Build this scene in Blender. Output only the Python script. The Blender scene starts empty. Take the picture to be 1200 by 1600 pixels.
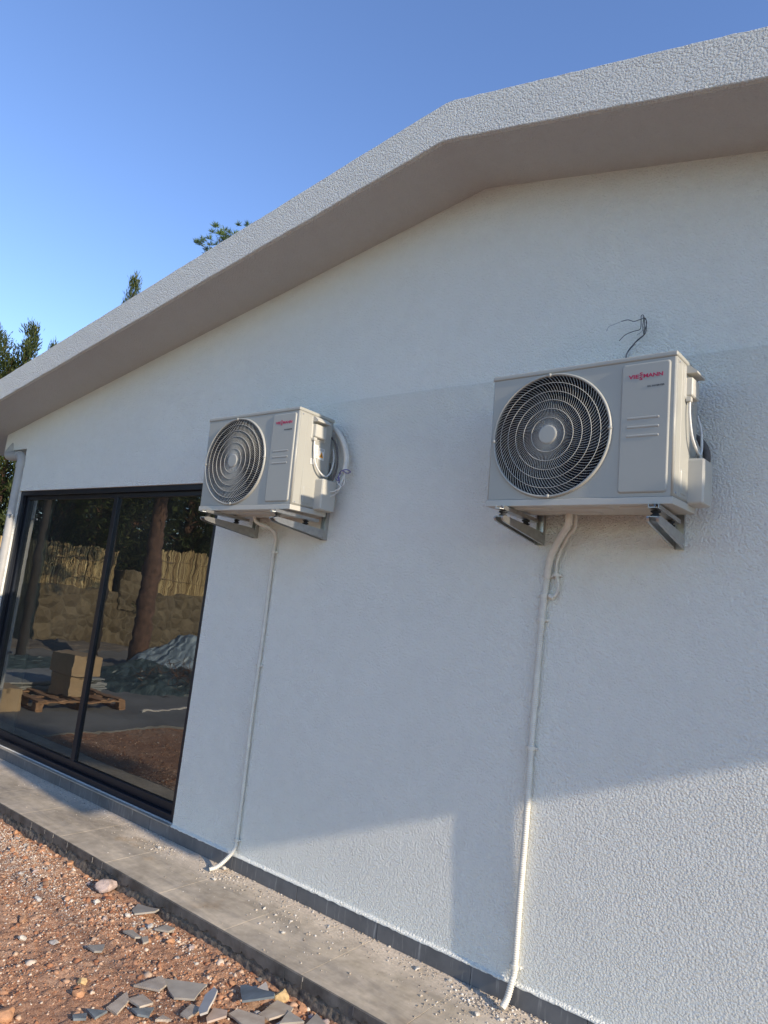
import bpy, bmesh, math, random
import numpy as np
from mathutils import Vector, Matrix, noise
R = math.radians
sc = bpy.context.scene
col = sc.collection

# ------------------------------------------------------------------ camera
cd = bpy.data.cameras.new("camera"); cam = bpy.data.objects.new("camera", cd); col.objects.link(cam); sc.camera = cam
RX = Vector((0.79003207, 0.603197, 0.10955689)); UP = Vector((0.00177261, -0.18095016, 0.98349067)); FW = Vector((-0.61306296, 0.77679497, 0.14402566))
cam.matrix_world = Matrix(((RX.x, UP.x, -FW.x, 0.0), (RX.y, UP.y, -FW.y, -3.43270698), (RX.z, UP.z, -FW.z, 1.81145304), (0, 0, 0, 1)))
cd.sensor_fit = 'VERTICAL'; cd.sensor_height = 36.0; cd.sensor_width = 27.0; cd.lens = 1078.7095 / 1600 * 36
cd.clip_start = 0.05; cd.clip_end = 2000
# ------------------------------------------------------------------ light
SUN = Vector((1.0, -0.092, 0.398)).normalized()
el = math.asin(SUN.z); az = math.atan2(SUN.x, SUN.y)
w = bpy.data.worlds.new("World"); sc.world = w; w.use_nodes = True
nt = w.node_tree; bg = nt.nodes['Background']
sky = nt.nodes.new('ShaderNodeTexSky'); sky.sky_type = 'NISHITA'; sky.sun_disc = False
sky.sun_elevation = el; sky.sun_rotation = az; sky.air_density = 1.0; sky.dust_density = 0.0; sky.ozone_density = 2.4; sky.altitude = 500
hs_ = nt.nodes.new('ShaderNodeHueSaturation'); hs_.inputs['Saturation'].default_value = 1.08; hs_.inputs['Hue'].default_value = 0.510; hs_.inputs['Value'].default_value = 0.96
nt.links.new(sky.outputs[0], hs_.inputs['Color']); nt.links.new(hs_.outputs[0], bg.inputs[0]); bg.inputs[1].default_value = 0.15
sl = bpy.data.lights.new("sun", 'SUN'); sl.energy = 3.0; sl.angle = R(0.53); sl.color = (1.0, 0.86, 0.68)
so = bpy.data.objects.new("sun", sl); col.objects.link(so); so.rotation_euler = SUN.to_track_quat('Z', 'Y').to_euler()
sc.view_settings.view_transform = 'Standard'; sc.view_settings.look = 'None'; sc.view_settings.exposure = 1.0; sc.view_settings.gamma = 1
sc.cycles.max_bounces = 8; sc.cycles.diffuse_bounces = 5; sc.cycles.glossy_bounces = 4; sc.cycles.transparent_max_bounces = 12

# ------------------------------------------------------------------ materials
def new_mat(name):
    m = bpy.data.materials.new(name); m.use_nodes = True
    n = m.node_tree; return m, n, n.nodes['Principled BSDF']
def N(n, t, **k):
    x = n.nodes.new(t)
    for a, b in k.items(): setattr(x, a, b)
    return x
def noise_tex(n, scale, detail=3, rough=0.55, vec=None, dist=0.0):
    t = N(n, 'ShaderNodeTexNoise'); t.inputs['Scale'].default_value = scale; t.inputs['Detail'].default_value = detail
    t.inputs['Roughness'].default_value = rough; t.inputs['Distortion'].default_value = dist
    if vec is not None: n.links.new(vec, t.inputs['Vector'])
    return t
def coords(n, scl=(1, 1, 1)):
    tc = N(n, 'ShaderNodeTexCoord'); mp = N(n, 'ShaderNodeMapping'); mp.inputs['Scale'].default_value = scl
    n.links.new(tc.outputs['Object'], mp.inputs[0]); return mp.outputs[0]
def ramp(n, fac, stops):
    r = N(n, 'ShaderNodeValToRGB'); e = r.color_ramp.elements
    while len(e) < len(stops): e.new(0.5)
    for i, (p, c) in enumerate(stops): e[i].position = p; e[i].color = (c[0], c[1], c[2], 1)
    n.links.new(fac, r.inputs[0]); return r
def mix(n, fac, a, b, mode='MIX'):
    m = N(n, 'ShaderNodeMix', data_type='RGBA', blend_type=mode)
    for s, v in ((0, fac), (6, a), (7, b)):
        if isinstance(v, (int, float)): m.inputs[s].default_value = v
        elif isinstance(v, tuple): m.inputs[s].default_value = (v[0], v[1], v[2], 1)
        else: n.links.new(v, m.inputs[s])
    return m.outputs[2]
def bump(n, b, h, strength, dist, prev=None):
    x = N(n, 'ShaderNodeBump'); x.inputs['Strength'].default_value = strength; x.inputs['Distance'].default_value = dist
    n.links.new(h, x.inputs['Height'])
    if prev is not None: n.links.new(prev, x.inputs['Normal'])
    n.links.new(x.outputs[0], b.inputs['Normal']); return x.outputs[0]
def simple(name, c, rough=0.6, metal=0.0, var=0.08, scale=6.0, bs=0.0, bscale=80, spec=0.5, detail=4):
    m, n, b = new_mat(name); v = coords(n)
    t = noise_tex(n, scale, detail, 0.6, v)
    lo = tuple(max(0, x * (1 - var)) for x in c); hi = tuple(min(1, x * (1 + var)) for x in c)
    r = ramp(n, t.outputs[0], [(0.3, lo), (0.7, hi)]); n.links.new(r.outputs[0], b.inputs['Base Color'])
    b.inputs['Roughness'].default_value = rough; b.inputs['Metallic'].default_value = metal; b.inputs['Specular IOR Level'].default_value = spec
    if bs > 0: bump(n, b, noise_tex(n, bscale, 3, 0.6, v).outputs[0], bs, 0.004)
    return m
def plaster(name, c, coarse, dist, sc1):
    m, n, b = new_mat(name); v = coords(n)
    big = noise_tex(n, 0.7, 4, 0.6, v); mid = noise_tex(n, 9, 4, 0.6, v)
    r = ramp(n, big.outputs[0], [(0.3, tuple(x * 0.94 for x in c)), (0.7, c)])
    r2 = ramp(n, mid.outputs[0], [(0.3, (0.97, 0.97, 0.965)), (0.65, (1, 1, 1))])
    n.links.new(mix(n, 1.0, r.outputs[0], r2.outputs[0], 'MULTIPLY'), b.inputs['Base Color'])
    b.inputs['Roughness'].default_value = 0.85; b.inputs['Specular IOR Level'].default_value = 0.25
    g1 = noise_tex(n, sc1 * 1.1, 5, 0.75, v, 0.0); g2 = noise_tex(n, sc1 * 0.5, 4, 0.7, v, 0.0)
    vo = N(n, 'ShaderNodeTexVoronoi'); vo.feature = 'F1'; vo.inputs['Scale'].default_value = sc1
    n.links.new(v, vo.inputs['Vector'])
    hh = N(n, 'ShaderNodeMath', operation='SUBTRACT'); n.links.new(g1.outputs[0], hh.inputs[0]); n.links.new(vo.outputs['Distance'], hh.inputs[1])
    p = bump(n, b, hh.outputs[0], coarse, dist)
    p = bump(n, b, g2.outputs[0], coarse * 0.4, dist, p)
    bump(n, b, noise_tex(n, 2.2, 3, 0.5, v).outputs[0], 0.5, 0.012, p)
    return m
M = {}
M['plaster'] = plaster('white_plaster', (0.88, 0.875, 0.80), 1.0, 0.0078, 98)
M['plaster_fascia'] = plaster('coarse_white_plaster', (0.84, 0.835, 0.78), 1.0, 0.0115, 96)
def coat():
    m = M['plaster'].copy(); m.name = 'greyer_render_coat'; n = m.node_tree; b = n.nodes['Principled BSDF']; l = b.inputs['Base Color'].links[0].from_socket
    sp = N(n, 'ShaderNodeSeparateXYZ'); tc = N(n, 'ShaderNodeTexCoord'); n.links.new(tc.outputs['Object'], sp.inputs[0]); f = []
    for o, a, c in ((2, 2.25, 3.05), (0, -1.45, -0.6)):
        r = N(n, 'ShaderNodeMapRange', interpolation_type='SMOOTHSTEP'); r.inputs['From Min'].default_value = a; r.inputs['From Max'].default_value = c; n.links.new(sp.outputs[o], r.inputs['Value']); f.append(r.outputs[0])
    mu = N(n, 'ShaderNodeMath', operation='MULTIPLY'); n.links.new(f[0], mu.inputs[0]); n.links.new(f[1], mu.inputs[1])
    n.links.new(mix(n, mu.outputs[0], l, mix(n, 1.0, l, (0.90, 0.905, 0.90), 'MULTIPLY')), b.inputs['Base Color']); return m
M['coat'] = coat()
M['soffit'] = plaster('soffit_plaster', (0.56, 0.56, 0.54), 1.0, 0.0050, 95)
M['frame'] = simple('anthracite_aluminium', (0.009, 0.012, 0.020), 0.38, 0.2, 0.1, 20)
M['casing'] = simple('cream_painted_steel', (0.365, 0.36, 0.32), 0.40, 0, 0.03, 3)
M['plastic'] = simple('cream_plastic', (0.48, 0.465, 0.41), 0.45, 0, 0.03, 8)
M['guard'] = simple('pale_grille_plastic', (0.50, 0.50, 0.46), 0.5, 0, 0.03, 8)
M['black'] = simple('black_plastic', (0.012, 0.012, 0.014), 0.6, 0, 0.2, 10)
M['rubber'] = simple('black_rubber', (0.012, 0.012, 0.012), 0.75, 0, 0.2, 30)
M['fins'] = simple('dark_blue_condenser_fins', (0.015, 0.02, 0.05), 0.4, 0.3, 0.2, 60)
M['galv'] = simple('galvanised_steel', (0.46, 0.46, 0.44), 0.34, 0.85, 0.12, 25, 0.1, 60)
M['red'] = simple('crimson_lettering', (0.42, 0.015, 0.07), 0.5, 0, 0.05, 10)
M['ink'] = simple('dark_lettering', (0.05, 0.055, 0.06), 0.5, 0, 0.05, 10)
M['conduit'] = simple('ivory_corrugated_plastic', (0.66, 0.63, 0.55), 0.5, 0, 0.07, 14)
M['insul'] = simple('white_pipe_wrap', (0.62, 0.59, 0.52), 0.6, 0, 0.1, 25, 0.3, 60)
M['foam'] = simple('grey_pipe_foam', (0.10, 0.09, 0.085), 0.8, 0, 0.3, 30, 0.4, 80)
M['pvc'] = simple('grey_pvc_pipe', (0.38, 0.37, 0.35), 0.42, 0, 0.08, 9)
M['steel'] = simple('grey_clamp_metal', (0.30, 0.32, 0.36), 0.4, 0.6, 0.1, 30)
M['wire_black'] = simple('black_wire_sheath', (0.02, 0.022, 0.028), 0.45, 0, 0.1, 60)
M['wire_white'] = simple('white_wire_sheath', (0.68, 0.67, 0.63), 0.45, 0, 0.1, 60)
M['wire_purple'] = simple('violet_tie_tape', (0.10, 0.08, 0.24), 0.5, 0, 0.1, 60)
M['label'] = simple('white_sticker', (0.66, 0.66, 0.64), 0.5, 0, 0.05, 60)
M['orange'] = simple('orange_warning_print', (0.80, 0.36, 0.03), 0.5, 0, 0.05, 60)
M['room'] = simple('dark_room_paint', (0.16, 0.15, 0.14), 0.8, 0, 0.1, 2)
M['card'] = simple('brown_cardboard', (0.42, 0.29, 0.16), 0.8, 0, 0.12, 9, 0.1, 30)
M['pallet'] = simple('pallet_wood', (0.36, 0.20, 0.10), 0.8, 0, 0.3, 12, 0.3, 40)
M['bark'] = simple('reddish_bark', (0.12, 0.065, 0.04), 0.9, 0, 0.45, 9, 1.0, 22)
M['bark_dark'] = simple('blackish_bark', (0.03, 0.022, 0.017), 0.9, 0, 0.4, 9, 1.0, 22)
M['joint'] = simple('pale_joint_mortar', (0.42, 0.38, 0.33), 0.9, 0, 0.2, 40)
M['tarp'] = simple('teal_plastic_sheet', (0.06, 0.085, 0.085), 0.45, 0, 0.35, 5, 0.6, 12)
M['tarp_pale'] = simple('pale_plastic_sheet', (0.26, 0.32, 0.35), 0.5, 0, 0.25, 5, 0.6, 12)
M['board'] = simple('grey_board', (0.30, 0.30, 0.28), 0.7, 0, 0.15, 5)
M['fence_rail'] = simple('fence_rail_wood', (0.22, 0.15, 0.08), 0.8, 0, 0.2, 9)

def glass():
    m, n, b = new_mat('reflective_tinted_glass'); n.nodes.remove(b)
    out = n.nodes['Material Output']
    v = coords(n, (1.0, 1.0, 2.2))
    bp = N(n, 'ShaderNodeBump'); bp.inputs['Strength'].default_value = 0.022; bp.inputs['Distance'].default_value = 0.04
    n.links.new(noise_tex(n, 2.3, 2, 0.5, v).outputs[0], bp.inputs['Height'])
    g = N(n, 'ShaderNodeBsdfGlossy'); g.inputs['Color'].default_value = (0.93, 0.97, 0.95, 1); g.inputs['Roughness'].default_value = 0.0
    n.links.new(bp.outputs[0], g.inputs['Normal'])
    t = N(n, 'ShaderNodeBsdfTransparent'); t.inputs['Color'].default_value = (0.42, 0.45, 0.43, 1)
    lw = N(n, 'ShaderNodeFresnel'); lw.inputs['IOR'].default_value = 2.7
    mx = N(n, 'ShaderNodeMixShader'); n.links.new(lw.outputs[0], mx.inputs[0]); n.links.new(t.outputs[0], mx.inputs[1]); n.links.new(g.outputs[0], mx.inputs[2])
    df = N(n, 'ShaderNodeBsdfDiffuse'); df.inputs['Color'].default_value = (0.6, 0.58, 0.54, 1)
    dn = noise_tex(n, 1.7, 6, 0.7, coords(n, (1, 1, .5)), 0.5); dr = ramp(n, dn.outputs[0], [(0.3, (0.008,) * 3), (0.7, (0.04,) * 3)]); db = N(n, 'ShaderNodeRGBToBW'); n.links.new(dr.outputs[0], db.inputs[0])
    m2 = N(n, 'ShaderNodeMixShader'); n.links.new(db.outputs[0], m2.inputs[0]); n.links.new(mx.outputs[0], m2.inputs[1]); n.links.new(df.outputs[0], m2.inputs[2])
    n.links.new(m2.outputs[0], out.inputs[0]); return m
M['glass'] = glass()

def tile_mat():
    m, n, b = new_mat('dusty_concrete_look_tile'); v = coords(n)
    a = noise_tex(n, 1.6, 6, 0.62, v, 0.6); c = noise_tex(n, 14, 5, 0.6, v); st = noise_tex(n, 5, 5, 0.7, coords(n, (0.35, 1.6, 1)), 0.8)
    base = ramp(n, a.outputs[0], [(0.32, (0.26, 0.222, 0.170)), (0.5, (0.46, 0.40, 0.31)), (0.66, (0.66, 0.575, 0.455))])
    tone = mix(n, 0.55, base.outputs[0], ramp(n, c.outputs[0], [(0.3, (0.30, 0.26, 0.20)), (0.7, (0.58, 0.50, 0.40))]).outputs[0])
    sm = ramp(n, st.outputs[0], [(0.35, (0.68, 0.68, 0.70)), (0.62, (1.08, 1.05, 1.0))])
    tone = mix(n, 0.8, tone, sm.outputs[0], 'MULTIPLY')
    # plaster dust that has fallen close to the wall
    sx = N(n, 'ShaderNodeSeparateXYZ'); tc = N(n, 'ShaderNodeTexCoord'); n.links.new(tc.outputs['Object'], sx.inputs[0])
    ad = N(n, 'ShaderNodeMath', operation='MULTIPLY_ADD'); n.links.new(a.outputs[0], ad.inputs[0]); ad.inputs[1].default_value = 0.55; n.links.new(sx.outputs[1], ad.inputs[2])
    dm = ramp(n, ad.outputs[0], [(0.0, (0, 0, 0)), (0.22, (1, 1, 1))])
    sp = noise_tex(n, 60, 3, 0.7, v); dm2 = ramp(n, sp.outputs[0], [(0.4, (0.35, 0.35, 0.35)), (0.6, (1, 1, 1))])
    dust = mix(n, 1.0, dm.outputs[0], dm2.outputs[0], 'MULTIPLY')
    rgb = N(n, 'ShaderNodeRGBToBW'); n.links.new(dust, rgb.inputs[0])
    sc_ = N(n, 'ShaderNodeMath', operation='MULTIPLY'); n.links.new(rgb.outputs[0], sc_.inputs[0]); sc_.inputs[1].default_value = 0.9
    tone = mix(n, sc_.outputs[0], tone, (0.78, 0.66, 0.52))
    # brown run-off stain
    s2 = noise_tex(n, 2.6, 3, 0.6, v); rs = ramp(n, s2.outputs[0], [(0.62, (1, 1, 1)), (0.75, (0.92, 0.78, 0.62))])
    tone = mix(n, 0.7, tone, rs.outputs[0], 'MULTIPLY')
    n.links.new(tone, b.inputs['Base Color']); b.inputs['Roughness'].default_value = 0.7; b.inputs['Specular IOR Level'].default_value = 0.3
    p = bump(n, b, noise_tex(n, 150, 3, 0.7, v).outputs[0], 0.35, 0.002)
    bump(n, b, noise_tex(n, 12, 4, 0.6, v).outputs[0], 0.2, 0.004, p)
    return m
M['tile'] = tile_mat()
M['tile_edge'] = simple('dark_tile_edge', (0.10, 0.092, 0.082), 0.6, 0, 0.6, 7, 0.4, 50, detail=7)
M['mortar'] = simple('rough_mortar', (0.13, 0.108, 0.085), 0.95, 0, 0.6, 24, 1.0, 90)
def skirting():
    m, n, b = new_mat('grey_skirting_tile'); v = coords(n)
    a = noise_tex(n, 4, 6, 0.65, v, 0.4); drip = noise_tex(n, 9, 4, 0.7, coords(n, (4.0, 1, 0.35)))
    base = ramp(n, a.outputs[0], [(0.3, (0.085, 0.088, 0.092)), (0.7, (0.15, 0.152, 0.155))])
    d = ramp(n, drip.outputs[0], [(0.56, (0, 0, 0)), (0.72, (0.6, 0.6, 0.6))])
    bw = N(n, 'ShaderNodeRGBToBW'); n.links.new(d.outputs[0], bw.inputs[0])
    n.links.new(mix(n, bw.outputs[0], base.outputs[0], (0.42, 0.41, 0.39)), b.inputs['Base Color'])
    b.inputs['Roughness'].default_value = 0.5; return m
M['skirting'] = skirting()
def dirt():
    m, n, b = new_mat('red_earth'); v = coords(n)
    a = noise_tex(n, 1.9, 7, 0.7, v, 0.5); c = noise_tex(n, 22, 5, 0.7, v); f = noise_tex(n, 120, 3, 0.7, v)
    base = ramp(n, a.outputs[0], [(0.30, (0.28, 0.112, 0.058)), (0.47, (0.41, 0.195, 0.105)), (0.58, (0.53, 0.33, 0.215)), (0.70, (0.62, 0.49, 0.37))])
    tone = mix(n, 0.5, base.outputs[0], ramp(n, c.outputs[0], [(0.3, (0.20, 0.085, 0.048)), (0.5, (0.38, 0.20, 0.118)), (0.72, (0.57, 0.39, 0.27))]).outputs[0])
    tone = mix(n, 0.45, tone, ramp(n, f.outputs[0], [(0.35, (0.17, 0.075, 0.042)), (0.62, (0.56, 0.37, 0.25))]).outputs[0])
    n.links.new(tone, b.inputs['Base Color']); b.inputs['Roughness'].default_value = 0.95; b.inputs['Specular IOR Level'].default_value = 0.15
    p = bump(n, b, noise_tex(n, 55, 5, 0.7, v).outputs[0], 0.9, 0.012)
    bump(n, b, noise_tex(n, 190, 3, 0.7, v).outputs[0], 0.8, 0.004, p)
    return m
M['dirt'] = dirt()
M['ground'] = simple('far_earth', (0.15, 0.125, 0.10), 0.95, 0, 0.4, 0.6, 0.6, 8)
M['yard'] = simple('weathered_concrete', (0.22, 0.21, 0.19), 0.85, 0, 0.3, 1.3, 0.3, 40, detail=7)
def per_island(name, stops, rough=0.9, bs=0.5):
    m, n, b = new_mat(name); g = N(n, 'ShaderNodeNewGeometry')
    r = ramp(n, g.outputs['Random Per Island'], stops); v = coords(n)
    t = noise_tex(n, 40, 4, 0.6, v); k = ramp(n, t.outputs[0], [(0.3, (0.75, 0.75, 0.75)), (0.7, (1.1, 1.1, 1.1))])
    n.links.new(mix(n, 1.0, r.outputs[0], k.outputs[0], 'MULTIPLY'), b.inputs['Base Color']); b.inputs['Roughness'].default_value = rough
    b.inputs['Specular IOR Level'].default_value = 0.2
    if bs: bump(n, b, noise_tex(n, 200, 3, 0.6, v).outputs[0], bs, 0.003)
    return m
M['gravel'] = per_island('mixed_gravel', [(0.0, (0.24, 0.10, 0.055)), (0.3, (0.39, 0.19, 0.105)), (0.60, (0.49, 0.29, 0.18)), (0.86, (0.56, 0.40, 0.28)), (0.97, (0.68, 0.60, 0.50)), (0.99, (0.18, 0.17, 0.16))])
M['pale_gravel'] = per_island('pale_gravel', [(0.0, (0.36, 0.22, 0.14)), (0.35, (0.50, 0.38, 0.28)), (0.7, (0.60, 0.51, 0.41)), (0.95, (0.74, 0.70, 0.63))])
M['crumbs'] = per_island('plaster_crumbs', [(0.0, (0.20, 0.17, 0.14)), (0.3, (0.40, 0.34, 0.27)), (0.75, (0.54, 0.48, 0.40)), (0.95, (0.66, 0.63, 0.58))])
M['leaf_dark'] = per_island('cypress_foliage', [(0.0, (0.016, 0.028, 0.009)), (0.5, (0.042, 0.060, 0.018)), (0.85, (0.078, 0.095, 0.027)), (1.0, (0.13, 0.135, 0.045))], 0.7, 0)
M['leaf_pine'] = per_island('pine_foliage', [(0.0, (0.035, 0.065, 0.018)), (0.5, (0.075, 0.12, 0.030)), (1.0, (0.14, 0.18, 0.05))], 0.7, 0)
M['brush'] = per_island('dry_brush', [(0.0, (0.07, 0.035, 0.02)), (1.0, (0.18, 0.10, 0.06))], 0.9, 0)
def bamboo():
    m, n, b = new_mat('reed_canes'); g = N(n, 'ShaderNodeNewGeometry')
    r = ramp(n, g.outputs['Random Per Island'], [(0.0, (0.20, 0.12, 0.045)), (0.5, (0.42, 0.29, 0.12)), (1.0, (0.58, 0.44, 0.21))])
    t = noise_tex(n, 8, 4, 0.6, coords(n, (1, 1, 0.4))); k = ramp(n, t.outputs[0], [(0.3, (0.65, 0.65, 0.65)), (0.7, (1.1, 1.1, 1.1))])
    n.links.new(mix(n, 1.0, r.outputs[0], k.outputs[0], 'MULTIPLY'), b.inputs['Base Color']); b.inputs['Roughness'].default_value = 0.7; return m
M['bamboo'] = bamboo()
def stonewall():
    m, n, b = new_mat('rubble_stone_masonry'); v = coords(n)
    vo = N(n, 'ShaderNodeTexVoronoi'); vo.inputs['Scale'].default_value = 2.6; n.links.new(v, vo.inputs['Vector']); vo.inputs['Randomness'].default_value = 0.9
    ed = N(n, 'ShaderNodeTexVoronoi'); ed.feature = 'DISTANCE_TO_EDGE'; ed.inputs['Scale'].default_value = 2.6; n.links.new(v, ed.inputs['Vector']); ed.inputs['Randomness'].default_value = 0.9
    sx = N(n, 'ShaderNodeSeparateColor'); n.links.new(vo.outputs['Color'], sx.inputs[0])
    r = ramp(n, sx.outputs[0], [(0.0, (0.12, 0.088, 0.045)), (0.5, (0.17, 0.125, 0.068)), (1.0, (0.23, 0.175, 0.10))])  # stone colours darkened evenly in place of a building's cast shadow
    e = ramp(n, ed.outputs['Distance'], [(0.02, (1, 1, 1)), (0.07, (0, 0, 0))]); bw = N(n, 'ShaderNodeRGBToBW'); n.links.new(e.outputs[0], bw.inputs[0])
    c = mix(n, bw.outputs[0], r.outputs[0], (0.20, 0.155, 0.09)); t = noise_tex(n, 9, 5, 0.7, v)
    c = mix(n, 0.8, c, ramp(n, t.outputs[0], [(0.3, (0.6, 0.6, 0.6)), (0.7, (1.15, 1.15, 1.15))]).outputs[0], 'MULTIPLY')
    n.links.new(c, b.inputs['Base Color']); b.inputs['Roughness'].default_value = 0.9
    p = bump(n, b, ed.outputs['Distance'], 0.9, 0.25); bump(n, b, t.outputs[0], 0.7, 0.05, p); return m
M['stonewall'] = stonewall()
def ribbed():
    m, n, b = new_mat('ribbed_tile_back'); v = coords(n); b.inputs['Base Color'].default_value = (0.42, 0.35, 0.28, 1); b.inputs['Roughness'].default_value = 0.85
    wv = N(n, 'ShaderNodeTexWave'); wv.wave_type = 'BANDS'; wv.bands_direction = 'X'; wv.inputs['Scale'].default_value = 34; n.links.new(v, wv.inputs['Vector'])
    t = noise_tex(n, 14, 4, 0.6, v); r = ramp(n, t.outputs[0], [(0.3, (0.31, 0.25, 0.19)), (0.7, (0.47, 0.40, 0.32))]); n.links.new(r.outputs[0], b.inputs['Base Color'])
    bump(n, b, wv.outputs[0], 0.7, 0.0014); return m
M['ribbed'] = ribbed()
M['sh_grey'] = simple('grey_tile_glaze', (0.33, 0.295, 0.245), 0.65, 0, 0.15, 12)
M['sh_slate'] = simple('slate_blue_tile', (0.16, 0.18, 0.185), 0.55, 0, 0.35, 10, 0.2, 40)
M['sh_pale'] = simple('pale_tile', (0.52, 0.47, 0.41), 0.6, 0, 0.1, 12)
M['sh_pink'] = simple('pinkish_tile', (0.40, 0.31, 0.25), 0.7, 0, 0.15, 12)
ROCK = {'pinkish': (0.40, 0.31, 0.27), 'orange': (0.44, 0.23, 0.12), 'brown': (0.30, 0.17, 0.10), 'white': (0.50, 0.46, 0.40), 'grey': (0.30, 0.28, 0.26), 'ochre': (0.50, 0.35, 0.17)}
for k_, c_ in ROCK.items(): M['rock_' + k_] = simple(k_ + '_rock', c_, 0.9, 0, 0.3, 30, 0.8, 70)

# ------------------------------------------------------------------ mesh builder
class MB:
    def __init__(s): s.v = []; s.f = []; s.m = []; s.smooth = []
    def add(s, vs, fs, mi=0, sm=False):
        o = len(s.v); s.v += [tuple(x) for x in vs]
        for f in fs: s.f.append(tuple(i + o for i in f)); s.m.append(mi); s.smooth.append(sm)
    def box(s, x0, x1, y0, y1, z0, z1, mi=0, bev=0.0, seg=2):
        if bev > 0:
            b = bmesh.new(); r = bmesh.ops.create_cube(b, size=1.0)
            for v in b.verts: v.co = Vector(((x0 + x1) / 2 + v.co.x * (x1 - x0), (y0 + y1) / 2 + v.co.y * (y1 - y0), (z0 + z1) / 2 + v.co.z * (z1 - z0)))
            bmesh.ops.bevel(b, geom=list(b.edges), offset=bev, segments=seg, affect='EDGES', profile=0.5)
            b.verts.ensure_lookup_table(); s.add([v.co[:] for v in b.verts], [[v.index for v in f.verts] for f in b.faces], mi, False); b.free(); return
        vs = [(x0, y0, z0), (x1, y0, z0), (x1, y1, z0), (x0, y1, z0), (x0, y0, z1), (x1, y0, z1), (x1, y1, z1), (x0, y1, z1)]
        s.add(vs, [(0, 3, 2, 1), (4, 5, 6, 7), (0, 1, 5, 4), (1, 2, 6, 5), (2, 3, 7, 6), (3, 0, 4, 7)], mi)
    def prism(s, poly, axis, a, b, mi=0):
        # poly: list of 2D points; axis: extrusion axis (0 x: (y,z); 1 y: (x,z); 2 z: (x,y))
        def P(q, t): return (t, q[0], q[1]) if axis == 0 else ((q[0], t, q[1]) if axis == 1 else (q[0], q[1], t))
        n = len(poly); vs = [P(q, a) for q in poly] + [P(q, b) for q in poly]
        fs = [tuple(range(n))[::-1], tuple(range(n, 2 * n))] + [(i, (i + 1) % n, n + (i + 1) % n, n + i) for i in range(n)]
        s.add(vs, fs, mi)
    def tube(s, pts, r, seg=12, mi=0, cap=True, up=Vector((0, 0, 1))):
        pts = [Vector(p) for p in pts]; rs = r if isinstance(r, (list, tuple, np.ndarray)) else [r] * len(pts)
        T = []
        for i in range(len(pts)):
            t = pts[min(i + 1, len(pts) - 1)] - pts[max(i - 1, 0)]; T.append(t.normalized())
        n = T[0].cross(Vector((0.31, 0.9, 0.17))).normalized(); vs = []
        for i, p in enumerate(pts):
            n = (n - T[i] * n.dot(T[i])).normalized(); b = T[i].cross(n)
            for k in range(seg):
                a = 2 * math.pi * k / seg; vs.append(p + (n * math.cos(a) + b * math.sin(a)) * rs[i])
        fs = [(i * seg + k, i * seg + (k + 1) % seg, (i + 1) * seg + (k + 1) % seg, (i + 1) * seg + k) for i in range(len(pts) - 1) for k in range(seg)]
        s.add(vs, fs, mi, True)
        if cap: s.add(vs[:seg], [tuple(range(seg))[::-1]], mi); s.add(vs[-seg:], [tuple(range(seg))], mi)
    def lathe(s, prof, cx, cy, cz, axis='z', seg=24, mi=0, sm=True):
        vs = []
        for (r, h) in prof:
            for k in range(seg):
                a = 2 * math.pi * k / seg; c, d = math.cos(a) * r, math.sin(a) * r
                vs.append((cx + c, cy + d, cz + h) if axis == 'z' else ((cx + c, cy + h, cz + d) if axis == 'y' else (cx + h, cy + c, cz + d)))
        fs = [(i * seg + k, i * seg + (k + 1) % seg, (i + 1) * seg + (k + 1) % seg, (i + 1) * seg + k) for i in range(len(prof) - 1) for k in range(seg)]
        s.add(vs, fs, mi, sm)
        if prof[0][0] > 1e-5: s.add(vs[:seg], [tuple(range(seg))], mi)
        if prof[-1][0] > 1e-5: s.add(vs[-seg:], [tuple(range(seg))], mi)
    def build(s, name, mats, parent=None, fixn=True):
        me = bpy.data.meshes.new(name); me.from_pydata([tuple(v) for v in s.v], [], s.f)
        mats = mats if isinstance(mats, (list, tuple)) else [mats]
        for m in mats: me.materials.append(m)
        me.polygons.foreach_set('material_index', s.m); me.polygons.foreach_set('use_smooth', s.smooth)
        if fixn:
            b = bmesh.new(); b.from_mesh(me); bmesh.ops.recalc_face_normals(b, faces=b.faces); b.to_mesh(me); b.free()
        me.update(); o = bpy.data.objects.new(name, me); col.objects.link(o)
        if parent is not None: o.parent = parent
        return o
def tag(o, label=None, cat=None, group=None, kind=None):
    if label: o['label'] = label
    if cat: o['category'] = cat
    if group: o['group'] = group
    if kind: o['kind'] = kind
    return o
def empty(name, loc=(0, 0, 0), rot=(0, 0, 0)):
    o = bpy.data.objects.new(name, None); col.objects.link(o); o.location = loc; o.rotation_euler = rot; o.empty_display_size = 0.1; return o
def catmull(P, n=8):
    P = [Vector(p) for p in P]; Q = [P[0] * 2 - P[1]] + P + [P[-1] * 2 - P[-2]]; out = []
    for i in range(1, len(Q) - 2):
        for k in range(n):
            t = k / n; a, b, c, d = Q[i - 1], Q[i], Q[i + 1], Q[i + 2]
            out.append(0.5 * ((2 * b) + (c - a) * t + (2 * a - 5 * b + 4 * c - d) * t * t + (3 * b - a - 3 * c + d) * t ** 3))
    out.append(P[-1]); return out
def resample(P, step):
    out = [P[0]]; acc = 0.0
    for i in range(len(P) - 1):
        a, b = P[i], P[i + 1]; L = (b - a).length
        if L < 1e-9: continue
        t = step - acc
        while t <= L: out.append(a + (b - a) * (t / L)); t += step
        acc = L - (t - step)
    return out

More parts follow.
